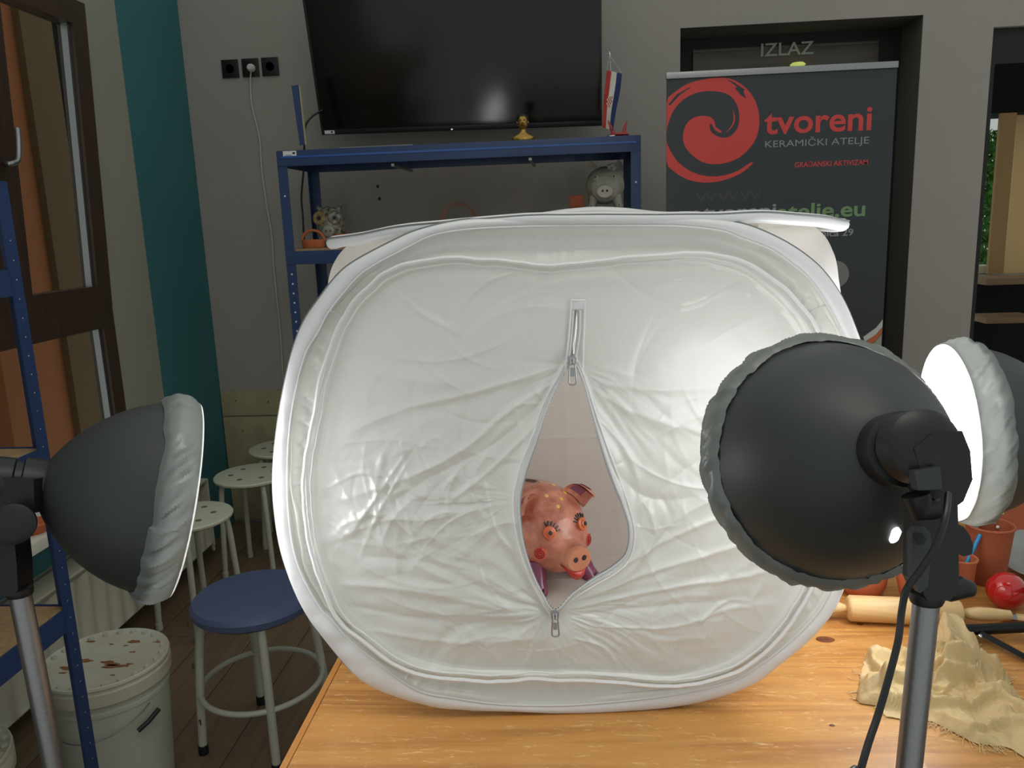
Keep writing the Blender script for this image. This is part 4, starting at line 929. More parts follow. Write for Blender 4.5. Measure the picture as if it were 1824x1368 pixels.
leaning('paint_brush', 'grey-handled paint brush standing in the tall vase', 'brush', c4 + np.array([-.01, 0, .02]), at(1738, 935, zc4), .0055, greyg_m, brist_m)
leaning('paint_brush', 'dark-bristled wooden brush leaning left in the tall vase', 'brush', c4 + np.array([-.015, .01, .02]), at(1722, 925, zc4), .005, pinw_m, hair_m)
# terracotta slab figure with white knobs rising from the vase
sl = thing('terracotta_hand_slab', 'terracotta slab with white knobs leaning in the tall vase', 'ceramic piece', tuple(c4 + np.array([.005, 0, .02])))
mb = MB(); poly_prism(mb, catmull([(1752, 1010), (1762, 965), (1775, 945), (1770, 925), (1775, 908), (1792, 912), (1800, 925), (1793, 945), (1780, 965), (1775, 1010)], 3), lambda u, v, d: at(u, v, zc4) + FW * d, .014); mb.build('body', terrad_m, sl, smooth=False)
for u, v in ((1785, 914), (1771, 930), (1777, 939), (1776, 954)): MB().lathe([(0, .0035), (.002, .003), (.0035, .001)], at(u, v, zc4), -FW, 10).build('white_knob', sticker_m, sl)
# big round terracotta dish standing on edge behind
zc5 = zc4 + .20; cdh = at(1800, 965, zc5); cdh[2] = ZT + .118
MB().lathe([(0, .02), (.004, .105), (.010, .118), (.014, .116), (.010, .10), (.006, .02)], cdh, (-.25, -1, .22), 48).build('round_dish', terrad_m, loc=cdh)
tag(bpy.data.objects['round_dish'], 'large brown terracotta dish propped up behind the tall vase', 'dish')
# grey shallow bowl tilted, red ball bank
g = on(1812, 1018, 2, ZT); zg = float((g - CAM) @ FW)
gc = at(1842, 986, zg); gb = thing('grey_bowl', 'shallow grey ceramic bowl tilted above the red globe', 'bowl', tuple(gc))
MB().lathe([(0, .02), (.005, .044), (.010, .066), (.016, .072), (.017, .069), (.011, .060), (.007, .038), (.004, .001)], gc - np.array([0, 0, .012]), (-.12, -.34, .93), 40).build('bowl', greyg_m, gb)
MB().lathe([(0, .024), (.006, .020), (.05, .012), (gc[2] - ZT - .012, .016)], (gc[0], gc[1], ZT), (0, 0, 1), 28).build('foot', terrad_m, gb)
rc = on(1790, 1082, 2, ZT); rb = thing('red_globe', 'glossy red round pot with a circular stopper on the table', 'ceramic globe', tuple(rc))
MB().lathe([(.0005, .012)] + [(.034 - .034 * cos(q) + .0008, .035 * sin(q)) for q in np.linspace(.35, pi - .02, 22)], rc, (0, 0, 1), 40).build('body', redg_m, rb)
nn = CAM - rc; nn /= np.linalg.norm(nn); nn = nn * .9 + RT * -.15 + UP * -.15; nn /= np.linalg.norm(nn)
cc = rc + np.array([0, 0, .0348]) + nn * .0325
u_ = np.cross(nn, [0, 0, 1.]); u_ /= np.linalg.norm(u_); w_ = np.cross(u_, nn)
MB().tube([cc + .012 * (u_ * cos(q) + w_ * sin(q)) for q in np.linspace(0, 2 * pi, 30, endpoint=False)], .0012, 6, True).build('stopper_rim', redg_m, rb)
# muslin cloth ---------------------------------------------------------------------------------
outp = [(340,1060),(343,980),(385,845),(500,838),(590,818),(650,790),(720,740),(780,725),(850,790),(900,800),(945,890),(1050,960),(1060,1010),(1120,1080),(1210,1150),(1230,1380),(1060,1280),(950,1265),(870,1245),(740,1180),(680,1150),(580,1145),(470,1125),(455,1085),(400,1075)]
pp = [on(1400 + x / 2.642, 850 + y / 2.642, 2, ZT) for x, y in outp]; pp = catmull(pp, 8); cc = on(1400 + 790 / 2.642, 850 + 1010 / 2.642, 2, ZT)
q = np.array([p - cc for p in pp]); aa = np.arctan2(q[:, 1], q[:, 0]); rr0 = np.hypot(q[:, 0], q[:, 1]); o_ = np.argsort(aa); aa = aa[o_]; rr0 = rr0[o_]
NC = 260; A2 = np.linspace(-pi, pi, NC, endpoint=False); RC = np.interp(A2, np.concatenate([aa - 2 * pi, aa, aa + 2 * pi]), np.concatenate([rr0] * 3)) * (1 + .012 * fbm(A2 * 20, A2 * 0, 3))
tv = np.linspace(.0004, 1, 90)[:, None]; CX = cc[0] + RC * np.cos(A2) * tv; CY = cc[1] + RC * np.sin(A2) * tv
hh = .020 + .020 * fbm(CX * 9 + 5, CY * 9, 2) + .015 * (ridged(CX * 9 + CY * 7, CY * 12 - CX * 5, 2) - .6) + .004 * (ridged(CX * 34, CY * 26, 2) - .7) + -.009 * crumple(CX - cc[0], CY - cc[1], 8, 60, (-.18, .18, -.12, .12)) + .0016 * fbm(CX * 90, CY * 90, 2)
CF = np.zeros_like(CX)
for pl_, A_, w_f in (([(385,845),(430,960),(452,1035)],.012,.02),([(455,1040),(620,1030),(760,1005),(880,985)],.018,.03),([(530,830),(560,900),(575,960)],.010,.012),([(720,745),(760,850),(790,930),(740,985)],.016,.02),
                     ([(690,850),(800,862),(905,885)],.012,.02),([(700,985),(800,975),(900,960),(1010,965)],.020,.03),([(470,1085),(700,1110),(860,1100),(980,1072),(1120,1132)],.012,.025),([(900,985),(905,1050),(1040,1072)],.010,.015),
                     ([(600,1135),(700,1080),(760,1040)],.008,.014),([(860,1230),(1000,1180),(1180,1230)],.010,.02),([(560,950),(640,1010),(700,1035)],.010,.012)):
    qs = [on(1400 + x / 2.642, 850 + y / 2.642, 2, ZT)[:2] for x, y in catmull(pl_, 5, False)]; best = np.full_like(CX, 9.); sg = np.zeros_like(CX)
    for a_, b__ in zip(qs[:-1], qs[1:]):
        d_ = b__ - a_; L2 = d_ @ d_; u_f = np.clip(((CX - a_[0]) * d_[0] + (CY - a_[1]) * d_[1]) / L2, 0, 1); ex_ = CX - a_[0] - u_f * d_[0]; ey_ = CY - a_[1] - u_f * d_[1]
        D_ = np.hypot(ex_, ey_); k_ = D_ < best; best = np.where(k_, D_, best); sg = np.where(k_, np.sign(d_[0] * ey_ - d_[1] * ex_), sg)
    CF += A_ * np.where(sg > 0, np.exp(-best / w_f), np.exp(-(best / .0035) ** 2))
hh = hh * .75 + 1.5 * CF
bump_ = .030 * np.exp(-(((CX - on(1700, 1150, 2, ZT)[0]) / .05) ** 2 + ((CY - on(1700, 1150, 2, ZT)[1]) / .035) ** 2))
CZ = ZT + .0012 + np.clip(hh + bump_, .0005, 1) * np.clip((1 - tv) / .10, 0, 1) ** .5
mc = MB(); mc.grid([[(CX[i, j], CY[i, j], CZ[i, j]) for j in range(NC)] for i in range(90)], wrap=True)
mz = thing('muslin_cloth', 'crumpled cream muslin rag with frayed edges on the table', 'cloth', tuple(cc))
mc.build('cloth', cloth_m, mz, angle=180)
fm = MB(); rg = np.random.RandomState(9)
for i in range(110):
    k = rg.randint(NC) if i > 50 else int((rg.choice([-2.9, -2.2, -1.6, 1.2, .7]) + pi) / (2 * pi) * NC + rg.randint(-9, 9)) % NC
    p = np.array([CX[-1, k], CY[-1, k], ZT + .0015]); d_ = np.array([cos(A2[k] + rg.uniform(-.8, .8)), sin(A2[k] + rg.uniform(-.8, .8)), 0]); l = rg.uniform(.006, .02)
    fm.tube([p - d_ * .004, p + d_ * l * .5 + rg.normal(size=3) * [.003, .003, 0], p + d_ * l + rg.normal(size=3) * [.004, .004, 0]], .0005, 4)
fr = fm.build('frayed_threads', cloth_m, mz); fr['kind'] = 'stuff'

# ================================================================== STOOLS
def stool(name, label, cx_, cy_, h, r, seat_mat, hole=False, ring=True, rot=45, lr=.0125, group=None):
    t = thing(name, label, 'stool', (cx_, cy_, 0), group); z = h
    c = np.array([cx_, cy_, 0])
    if hole: s = MB().lathe([(z - .020, r - .012), (z - .014, r - .002), (z - .006, r), (z - .001, r - .004), (z, r - .010), (z, .0)], c, (0, 0, 1), 48).build('seat', seat_mat, t)
    else: s = MB().lathe([(z - .046, r - .016), (z - .036, r - .003), (z - .018, r), (z - .006, r - .008), (z, r - .030), (z + .002, .05), (z + .002, 0)], c, (0, 0, 1), 56).build('seat', seat_mat, t)
    if hole:
        for k in range(6):
            q = 2 * pi * k / 6 + .3; MB().lathe([(z - .0005, .012), (z + .0006, .012)], c + np.array([cos(q) * r * .55, sin(q) * r * .55, 0]), (0, 0, 1), 16).build('seat_hole', hole_m, s)
    for k in range(4):
        q = radians(rot + 90 * k); d = np.array([cos(q), sin(q), 0]); sp = r * .98 if not ring else r * 1.04
        P = [c + d * (r * .45) + [0, 0, z - .030 if not hole else z - .022], c + d * (r * .72) + [0, 0, z - .034 if not hole else z - .024], c + d * (r * .84) + [0, 0, z - .055], c + d * sp * .93 + [0, 0, z * .5], c + d * sp + [0, 0, .025]]
        lg = MB().tube(catmull(P, 5, False), lr, 12).build('leg', wpaint_m, t)
        MB().lathe([(0, lr + .002), (.028, lr + .002), (.030, lr)], c + d * sp, (0, 0, 1), 12).build('rubber_foot', black_m if ring else wpaint_m, lg)
        if ring and k in (0, 2, 3):
            for zz_ in (.28, .10, z - .06): 
                MB().box(c + d * (sp * .965) - [.004, lr * 1.06, .0] + [0, 0, zz_], c + d * (sp * .965) + [.003, -lr * .9, .018] + [0, 0, zz_]).build('paint_chip', chip_m, lg, smooth=False) if k == 3 else None
    if ring: MB().tube([c + np.array([cos(q) * (r * .98 - .0), sin(q) * (r * .98), h * .40]) for q in np.linspace(0, 2 * pi, 60, endpoint=False)], .0085, 10, True).build('foot_ring', wpaint_m, t)
    return t
stool('stool', 'blue round stool with chipped white legs and foot ring', -.945, 2.10, .47, .178, bseat_m, rot=-62)
g_ = 'white round stools by the back wall'
stool('stool', 'white perforated stool nearest the radiator', -1.475, 2.79, .45, .16, wseat_m, True, False, rot=20, lr=.0115, group=g_)
stool('stool', 'white perforated stool in front of the cream wall boards', -1.432, 3.30, .45, .165, wseat_m, True, False, rot=-50, lr=.0115, group=g_)
stool('stool', 'white stool farthest back against the cream wall boards', -1.42, 3.655, .47, .16, wseat_m, True, False, rot=-30, lr=.0115, group=g_)
# ================================================================== BUCKETS
def bucket(label, c, r, h, stain=True, lidz=True):
    c = np.array(c, float); t = thing('plastic_bucket', label, 'bucket', tuple(c))
    MB().lathe([(0, r * .80), (.004, r * .84), (h * .6, r * .93), (h * .74, r * .945), (h * .745, r * .97), (h * .77, r * .97), (h * .775, r * .95), (h * .93, r * .965)], c, (0, 0, 1), 56).build('body', buck_m, t)
    l = MB().lathe([(h * .82, r * 1.0), (h * .83, r * 1.02), (h * .91, r * 1.02), (h * .92, r * 1.0), (h * .935, r * 1.0), (h * .945, r * 1.02), (h * .96, r * 1.01), (h * .965, r * .99), (h * .955, r * .93), (h * .95, r * .86), (h * .95, .0)], c, (0, 0, 1), 64).build('lid', lid_m, t)
    rg = np.random.RandomState(int(r * 1000))
    for k in range(24):
        q = 2 * pi * k / 24; box_c = c + np.array([cos(q) * r * .90, sin(q) * r * .90, h * .952])
        MB().lathe([(0, .009), (.006, .007), (.007, .001)], box_c, (0, 0, 1), 8).build('lid_lug', buck_m, l)
    if stain:
        for k in range(16):
            x, y = rg.uniform(-.7, .7) * r, rg.uniform(-.6, .6) * r; L = rg.uniform(.008, .03)
            P = [(x + cos(a) * L * rg.uniform(.5, 1.2), y + sin(a) * L * .35 * rg.uniform(.5, 1.3)) for a in np.linspace(0, 2 * pi, 9, endpoint=False)]
            m_ = MB(); poly_prism(m_, catmull([(p[0], p[1], 0) for p in P], 3), lambda a_, b_, d_: (c[0] + a_, c[1] + b_, c[2] + h * .9502 + d_), .0006); m_.build('clay_stain', stain_m, l, smooth=False)
    return t, c
hB = .40
bt_, cB = bucket('white plastic bucket with clay-stained lid and black grip, by the radiator', (-1.283, 1.885, 0), .160, hB)
# wire bail with black grip hanging at the front
dq = lambda deg, rr, z: cB + np.array([cos(radians(deg)) * rr, sin(radians(deg)) * rr, z])
bail = [dq(-150 + 7.5 * k, .160 + .004 * sin(pi * k / 17), .29 - .055 * sin(pi * k / 17)) for k in range(18)]
MB().tube(bail, .0016, 6).build('bail', alu_m, bt_)
MB().tube([dq(-38, .166, .235), dq(-28, .168, .247), dq(-16, .168, .262)], .0065, 10).build('bail_grip', black_m, bt_)
bucket('pale plastic bucket half hidden at the lower left edge under the shelf', (-1.42, 1.45, 0), .15, .40, False)

# ================================================================== BLUE SHELVES
def angle_post(parent, x, y, z1, sx, sy, w=.038, name='upright'):
    mb = MB(); t_ = .003
    mb.box((x, y, 0), (x + sx * w, y + sy * t_, z1)); mb.box((x, y + sy * t_, 0), (x + sx * t_, y + sy * w, z1))
    o = mb.build(name, blue_m, parent, smooth=False); return o
def rivets(parent, x, y, z0, z1, nrm, step=.038):
    mb = MB(); z = z0
    while z < z1:
        for dx in (0,): mb.lathe([(0, .0035), (.0012, .002)], (x, y, z), nrm, 6)
        z += step
    o = mb.build('rivet_holes', alu_m, parent); o['kind'] = 'stuff'
BS = thing('steel_shelf', 'blue steel shelving unit under the wall television', 'shelf', (-.45, 3.5, 0))
FX0, FX1, FY, RY = -1.190, .285, 3.30, 3.72
for x, s in ((FX0, 1), (FX1, -1)):
    o = angle_post(BS, x, FY, 1.82, s, 1, .040); o2 = angle_post(BS, x, RY, 1.82, s, -1, .042)
for z in (1.758, 1.36, .90, .30):
    box('beam', (FX0 + .003, FY - .004, z), (FX1 - .003, FY + .004, z + (.062 if z > 1.7 else .055)), blue_m, BS, .0015)
    box('beam', (FX0 + .003, RY - .004, z), (FX1 - .003, RY + .004, z + .055), blue_m, BS, .0015)
    for x in (FX0 + .006, FX1 - .012): box('beam', (x, FY + .004, z), (x + .006, RY - .004, z + .055), blue_m, BS)
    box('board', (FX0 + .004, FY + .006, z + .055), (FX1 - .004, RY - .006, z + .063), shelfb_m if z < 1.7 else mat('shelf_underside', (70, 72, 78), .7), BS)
box('front_lip', (FX0 + .02, FY - .007, 1.790), (FX1 - .02, FY - .004, 1.798), mat('blue_gloss', (52, 92, 165), .2), BS)
for x in (-.72, -.16): box('cross_brace', (x, FY + .01, 1.742), (x + .012, RY - .01, 1.752), alu_m, BS)
for u, v, L_ in ((506, 268, .045), ):
    p = on(u + 10, v + 6, 1, FY - .0055); box('sticker', p - np.array([.028, .0006, .011]), p + np.array([.028, .0006, .011]), sticker_m, BS); 
    box('sticker_logo', p + np.array([.012, -.0012, -.002]), p + np.array([.022, -.0005, .006]), ink_m, BS); box('sticker_logo', p + np.array([-.02, -.0012, -.007]), p + np.array([.008, -.0005, -.005]), ink_m, BS)
for x in (FX0 + .02, FX1 - .02):
    mb = MB(); z = 1.0
    while z < 1.76:
        if z < 1.34 or abs(z - 1.66) < .02: mb.lathe([(0, .0042), (.001, .003)], (x, FY - .0002, z), (0, -1, 0), 8)
        z += .04
    o = mb.build('bolt_holes', sticker_m, BS); o['kind'] = 'stuff'
# left near shelf unit
LS = thing('steel_shelf', 'blue steel shelf unit with chipboard levels along the left wall', 'shelf', (-1.35, 1.1, 0))
PX, PY = -1.148, 1.605
for x, s in ((PX, -1), (-1.58, 1)):
    for y, sy in ((PY, -1), (.4, 1)): angle_post(LS, x, y, 1.62, s, sy, .034)
for z in (1.44, 1.056, .684):
    for x in (PX - .004, -1.578): box('beam', (x - .002, .42, z - .052), (x + .003, PY - .003, z + .002), blue_m, LS)
    for y in (.41, PY - .010): box('beam', (-1.57, y, z - .052), (PX - .008, y + .005, z + .002), blue_m, LS)
    box('board', (-1.572, .42, z - .012), (PX - .007, PY - .012, z), shelfb_m, LS)
mb = MB()
for k in range(36): mb.lathe([(0, .0022), (.001, .0014)], (PX - .016, PY + .0002, .1 + k * .04), (0, 1, 0), 6); mb.lathe([(0, .0022), (.001, .0014)], (PX + .0002, PY - .017, .1 + k * .04), (1, 0, 0), 6)
o = mb.build('bolt_holes', alu_m, LS); o['kind'] = 'stuff'
# terracotta pot on the sill
p = on(60, 938, 0, -1.66); p[2] = .6225
t_ = thing('terracotta_saucer', 'small orange terracotta saucer on the window sill', 'saucer', tuple(p)); MB().lathe([(0, .035), (.012, .045), (.03, .052), (.032, .050), (.012, .04), (.008, 0)], p, (0, 0, 1), 32).build('dish', terra_m, t_)

# ================================================================== TELEVISION
TV = thing('television', 'large dark flat television mounted above the blue shelf', 'television', (-.47, 3.7, 1.9))
bl = np.array([-1.100, 3.655, 1.915]); w_ = 1.248; ht = .72; tl = radians(13)
ex = np.array([1, 0, 0]); ez = np.array([0, -sin(tl), cos(tl)]); en = np.array([0, -cos(tl), -sin(tl)])
roll = -.012
ex = np.array([cos(roll), 0, sin(roll)])
TM = Matrix(((ex[0], -en[0], ez[0], bl[0]), (ex[1], -en[1], ez[1], bl[1]), (ex[2], -en[2], ez[2], bl[2]), (0, 0, 0, 1)))
MB().box((0, .004, 0), (w_, .045, ht), TM, .004).build('casing', tvf_m, TV)
MB().box((.010, -.001, .022), (w_ - .010, .0045, ht - .010), TM).build('screen', screen_m, TV, smooth=False)
for a, b in (((0, -.004, 0), (w_, .004, .022)), ((0, -.004, ht - .01), (w_, .004, ht)), ((0, -.004, .022), (.01, .004, ht - .01)), ((w_ - .01, -.004, .022), (w_, .004, ht - .01))): MB().box(a, b, TM, .0015).build('bezel', tvf_m, TV)
MB().box((.015, -.0052, .004), (.060, -.0042, .019), TM).build('sticker', sticker_m, TV, smooth=False); MB().box((.044, -.0058, .008), (.052, -.0051, .016), TM).build('sticker_logo', ink_m, TV, smooth=False)
MB().box((w_ * .468, -.0055, .004), (w_ * .474, -.004, .009), TM).build('status_light', mat('status_white', (230, 230, 230), .4, emit=((255, 255, 255), .5)), TV, smooth=False)
MB().box((.45, .045, .2), (.8, .11, .5), TM).build('wall_mount', black_m, TV)
MB().box((.52, .10, .28), (.73, .22, .42), TM).build('wall_mount', black_m, TV)
# ================================================================== THINGS ON THE BLUE SHELF
ZS = 1.8215
tp = on(606, 259, 1, 3.42); tq = on(735, 257, 1, 3.40)
tag(MB().box((tp[0], 3.40, ZS), (tq[0], 3.43, ZS + .012), bev=.003).build('remote_bar', greyg_m, loc=(tp[0], 3.41, ZS)), 'slim pale bar lying on the shelf top under the television', 'bar')
# gold bust
bc = on(932, 246, 1, 3.36); bc[2] = ZS
bu = thing('gold_bust', 'small gold bust with dark hair on the shelf top', 'bust', tuple(bc))
MB().loft([[bc + np.array([cos(a) * rx, sin(a) * ry, z]) for a in np.linspace(0, 2 * pi, 28, endpoint=False)] for z, rx, ry in ((0, .040, .022), (.006, .045, .024), (.014, .047, .022), (.022, .036, .019), (.030, .018, .015), (.038, .013, .013), (.05, .0125, .0125))]).build('shoulders', gold_m, bu)
hdv = [[bc + np.array([cos(a) * rx, sin(a) * ry - (.006 if (sin(a) < -.9) and .058 < z < .075 else 0) - oy, z]) for a in np.linspace(0, 2 * pi, 28, endpoint=False)] for z, rx, ry, oy in ((.044, .008, .009, .004), (.05, .014, .016, .003), (.058, .0185, .020, .002), (.068, .0205, .022, 0), (.080, .021, .023, -.001), (.092, .019, .021, -.002), (.100, .013, .015, -.003), (.104, .004, .005, -.003))]
MB().loft(hdv).build('head', gold_m, bu)
MB().loft([[bc + np.array([cos(a) * rx, sin(a) * ry + .005, z]) for a in np.linspace(0, 2 * pi, 28, endpoint=False)] for z, rx, ry in ((.066, .021, .019), (.078, .0245, .022), (.090, .0245, .023), (.100, .019, .020), (.107, .010, .012), (.109, .002, .002))]).build('hair', hair_m, bu)
MB().tube([bc + np.array([0, -.021, .080]), bc + np.array([0, -.027, .070]), bc + np.array([0, -.022, .066])], [.002, .004, .003], 8).build('nose', gold_m, bu)
for s in (-1, 1):
    MB().lathe([(0, .003), (.003, .002)], bc + np.array([s * .008, -.021, .080]), (0, -1, 0), 8).build('eye', hair_m, bu); MB().lathe([(-.002, .006), (.003, .005), (.004, .001)], bc + np.array([s * .021, .001, .073]), (s, 0, 0), 10).build('ear', gold_m, bu)
MB().tube([bc + np.array([-.007, -.0205, .060]), bc + np.array([0, -.0225, .0595]), bc + np.array([.007, -.0205, .060])], .0018, 6).build('mouth', hair_m, bu)
# table flag -----------------------------------------------------------------------------------
YF = 3.33
fg = thing('table_flag', 'red, white and blue checkered-shield table flag beside the television', 'flag', tuple(np.append(on(1092, 232, 1, YF)[:2], ZS)))
P = lambda u, v, y=YF: on(u, v, 1, y)
p0 = P(1086, 93); foot_ = P(1092, 240); foot_[2] = ZS
MB().tube([foot_ + np.array([.0, .012, 0]), P(1090, 170, YF + .012), p0 + np.array([0, .008, 0])], .0022, 8).build('flag_pole', chrome_m, fg)
MB().lathe([(0, .025), (.004, .024), (.007, .006), (.01, .003)], foot_ + np.array([0, .012, 0]), (0, 0, 1), 24).build('flag_base', chrome_m, fg)
MB().lathe([(0, .003), (.006, .004), (.018, .0015)], p0 + np.array([0, .008, -.014]), (0, 0, 1), 10).build('finial', chrome_m, fg)
Lc = [(1081, 125), (1078, 150), (1075, 185), (1073, 227)]; Rc = [(1108, 131), (1104, 165), (1097, 200), (1092, 232)]
Lq, Rq = catmull([(*p, 0) for p in Lc], 8, False), catmull([(*p, 0) for p in Rc], 8, False)
for k, (f0, f1, m_) in enumerate(((0, .31, flagr), (.31, .66, flagw), (.66, 1.0, flagb))):
    mb = MB(); G = []
    for l, r in zip(Lq, Rq):
        row = []
        for q in np.linspace(f0, f1, 6): uv = l * (1 - q) + r * q; row.append(P(uv[0], uv[1], YF - .004 + .010 * sin(q * 5 + uv[1] * .05)))
        G.append(row)
    mb.grid(G); mb.grid([[p_ + np.array([0, .0012, 0]) for p_ in r_] for r_ in G]); mb.build('flag_stripe', m_, fg)
mb = MB(); mw = MB()
for i in range(5):
    for j in range(5):
        if i in (0, 4) and j == 4: continue
        uu = 1081.5 + i * 1.9 + j * -.3; vv = 172 + j * 3.6; a_ = P(uu, vv, YF - .014); b__ = P(uu + 1.9, vv + 3.6, YF - .0148)
        (mb if (i + j) % 2 == 0 else mw).box(a_, b__)
mb.build('shield_check', flagr, fg, smooth=False); mw.build('shield_check', flagw, fg, smooth=False)
MB().tube([P(1086, 97), P(1081, 125)], .0007, 5).build('cord', cablew_m, fg); MB().tube([P(1086, 97), P(1108, 131)], .0007, 5).build('cord', cablew_m, fg)
# red horned ornament
hc = on(1103, 241, 1, YF + .02); hc[2] = ZS
hz = thing('horned_ornament', 'red ceramic dish with two pointed horns at the right end of the shelf top', 'ornament', tuple(hc))
MB().lathe([(0, .03), (.006, .040), (.012, .036), (.016, .012), (.017, 0)], hc, (0, 0, 1), 28).build('body', horn_m, hz)
for u0, u1 in ((1094, 1083), (1110, 1117)):
    a_, b__ = P(u0, 238, YF), P(u1, 214, YF); MB().tube([a_ + [0, 0, -.008], a_ * .5 + b__ * .5, b__], [.009, .006, .001], 10).build('horn', horn_m, hz)
# blue upright strip with cream backing, and cable
bl0, bl1 = P(536, 259, 3.36), P(524, 153, 3.36); bl0[2] = ZS
bs_ = thing('leaning_blue_strip', 'narrow dark blue strip with cream edge standing left of the television', 'strip', tuple(bl0))
mb = MB(); poly_prism(mb, [(519, 153), (531, 151), (543, 257), (534, 259)], lambda u, v, d: P(u, v, 3.36) + np.array([0, d, 0]), .006); mb.build('face', blue_m, bs_, smooth=False)
mb = MB(); poly_prism(mb, [(532, 152), (534, 152), (546, 258), (543, 258)], lambda u, v, d: P(u, v, 3.362) + np.array([0, d, 0]), .010); mb.build('edge', dado_m, bs_, smooth=False)
tag(MB().tube(catmull([P(575, 196, 3.62), P(558, 206, 3.60), P(545, 222, 3.58), P(543, 245, 3.60), P(542, 262, 3.74), P(541, 300, 3.76), P(537, 350, 3.77), P(539, 380, 3.77), P(542, 430, 3.77)], 6, False), .0045, 8).build('television_cable', cableb_m, loc=P(575, 196, 3.62)), 'black cable dropping from the television behind the shelf', 'cable')
# --- second level
ZM = 1.4235
def small(name, label, cat, u, Y): 
    p_ = on(u, 430, 1, Y); p_[2] = ZM; return thing(name, label, cat, tuple(p_)), p_
bk, c = small('terracotta_basket', 'little terracotta basket with a hoop handle on the middle shelf', 'basket', 558, 3.40)
MB().loft([[c + np.array([cos(a) * rx, sin(a) * rx * .6, z]) for a in np.linspace(0, 2 * pi, 32, endpoint=False)] for z, rx in ((0, .045), (.004, .048), (.034, .051), (.036, .046), (.012, .042))], (True, True)).build('body', terra_m, bk)
MB().tube([c + np.array([cos(q) * .049, 0, .03 + sin(q) * .044]) for q in np.linspace(0, pi, 20)], .0062, 10).build('handle', terra_m, bk)
ow, c = small('speckled_owl_bank', 'black and white speckled ceramic head with big ringed eyes and snout', 'ceramic figure', 592, 3.60)
MB().lathe([(0, .038), (.01, .05), (.05, .062), (.10, .064), (.14, .058), (.165, .042), (.175, .02), (.177, 0)], c, (0, 0, 1), 36).build('body', owl_m, ow)
for s, m_ in ((-1, owly_m), (1, owl_m)):
    cc_ = c + np.array([s * .033, -.045, .125]); e_ = MB().lathe([(0, .030), (.010, .031), (.016, .026), (.017, .014), (.013, .010)], cc_, (s * .15, -1, .1), 24).build('eye', m_, ow)
    MB().lathe([(.010, .009), (.022, .006), (.023, .001)], cc_, (s * .15, -1, .1), 14).build('pupil', ink_m, e_)
    MB().tube([c + np.array([s * .035, 0, .155]), c + np.array([s * .055, -.01, .18])], [.016, .005], 10).build('ear', owl_m, ow)
sn = MB().lathe([(0, .028), (.018, .026), (.022, .02), (.023, .001)], c + np.array([.008, -.056, .068]), (0, -1, .05), 24).build('snout', pigw_m, ow)
for s in (-1, 1): MB().lathe([(0, .005), (.003, .004)], c + np.array([.008 + s * .010, -.078, .070]), (0, -1, .05), 10).build('nostril', mat('rust_glaze', (140, 74, 44), .5), sn)
td, c = small('terracotta_dish', 'long terracotta dish with a curled lip behind the tent corner', 'dish', 628, 3.46)
MB().loft([[c + np.array([cos(a) * rx, sin(a) * rx * .4, z]) for a in np.linspace(0, 2 * pi, 32, endpoint=False)] for z, rx in ((0, .06), (.02, .075), (.055, .085), (.055, .078), (.01, .06))]).build('body', terra_m, td)
MB().tube([c + np.array([-.07, 0, .055]), c + np.array([-.085, 0, .040]), c + np.array([-.080, -.02, .02])], .008, 8).build('lip', terra_m, td)
hp_, c = small('hoop_ring', 'thin tan hoop leaning against the wall on the middle shelf', 'ring', 818, 3.66); 
MB().tube([c + np.array([cos(q) * .083, .012 + .02 * sin(q), .088 + sin(q) * .083]) for q in np.linspace(0, 2 * pi, 60, endpoint=False)], .0042, 8, True).build('hoop', mat('tan_cane', (160, 116, 92), .6), hp_)
MB().tube([c + np.array([cos(q) * .074, .012 + .02 * sin(q), .088 + sin(q) * .074]) for q in np.linspace(0, 2 * pi, 60, endpoint=False)], .003, 8, True).build('hoop', MATS['tan_cane'], hp_)
# riser with the white pig and an orange block
rs = thing('shelf_riser', 'low board riser under the white pig on the middle shelf', 'riser', (.155, 3.5, ZM))
p0 = on(1000, 372, 1, 3.42); p1 = on(1120, 370, 1, 3.42); zt_ = (p0[2] + p1[2]) / 2
box('board', (p0[0], 3.40, zt_ - .012), (p1[0] + .004, 3.66, zt_ - .002), greyg_m, rs, .002)
for x in (p0[0] + .01, p1[0] - .02): box('leg', (x, 3.42, ZM + .0005), (x + .012, 3.64, zt_ - .012), greyg_m, rs)
zz_ = zt_ - .0015
c = on(1027, 360, 1, 3.47); c[2] = zz_
tag(MB().box(c + np.array([-.030, -.028, 0]), c + np.array([.030, .028, .058]), bev=.006).box(c + np.array([-.024, -.030, .012]), c + np.array([.010, -.0275, .040]), bev=.001).build('clay_block', terrad_m, loc=c), 'small orange clay block left of the white pig', 'block')
c = on(1078, 360, 1, 3.52); c[2] = zz_ + .0005
wm = (pigw_m, pigw_m, mat('cream_glaze', (190, 184, 170), .4), pigw_m, ink_m, ink_m, ink_m, ink_m)
wp = pig_bank('piggy_bank', 'white ceramic piggy bank with a flower on its head on the middle shelf', c, -pi / 2 - .05, .95, wm, None, 'white')
for k in range(5):
    q = 2 * pi * k / 5; MB().lathe([(-.003, .004), (0, .010), (.003, .004)], c + np.array([.026 + cos(q) * .012, -.05, .166 + sin(q) * .012]), (0, -1, .5), 10).build('petal', MATS['cream_glaze'], wp)

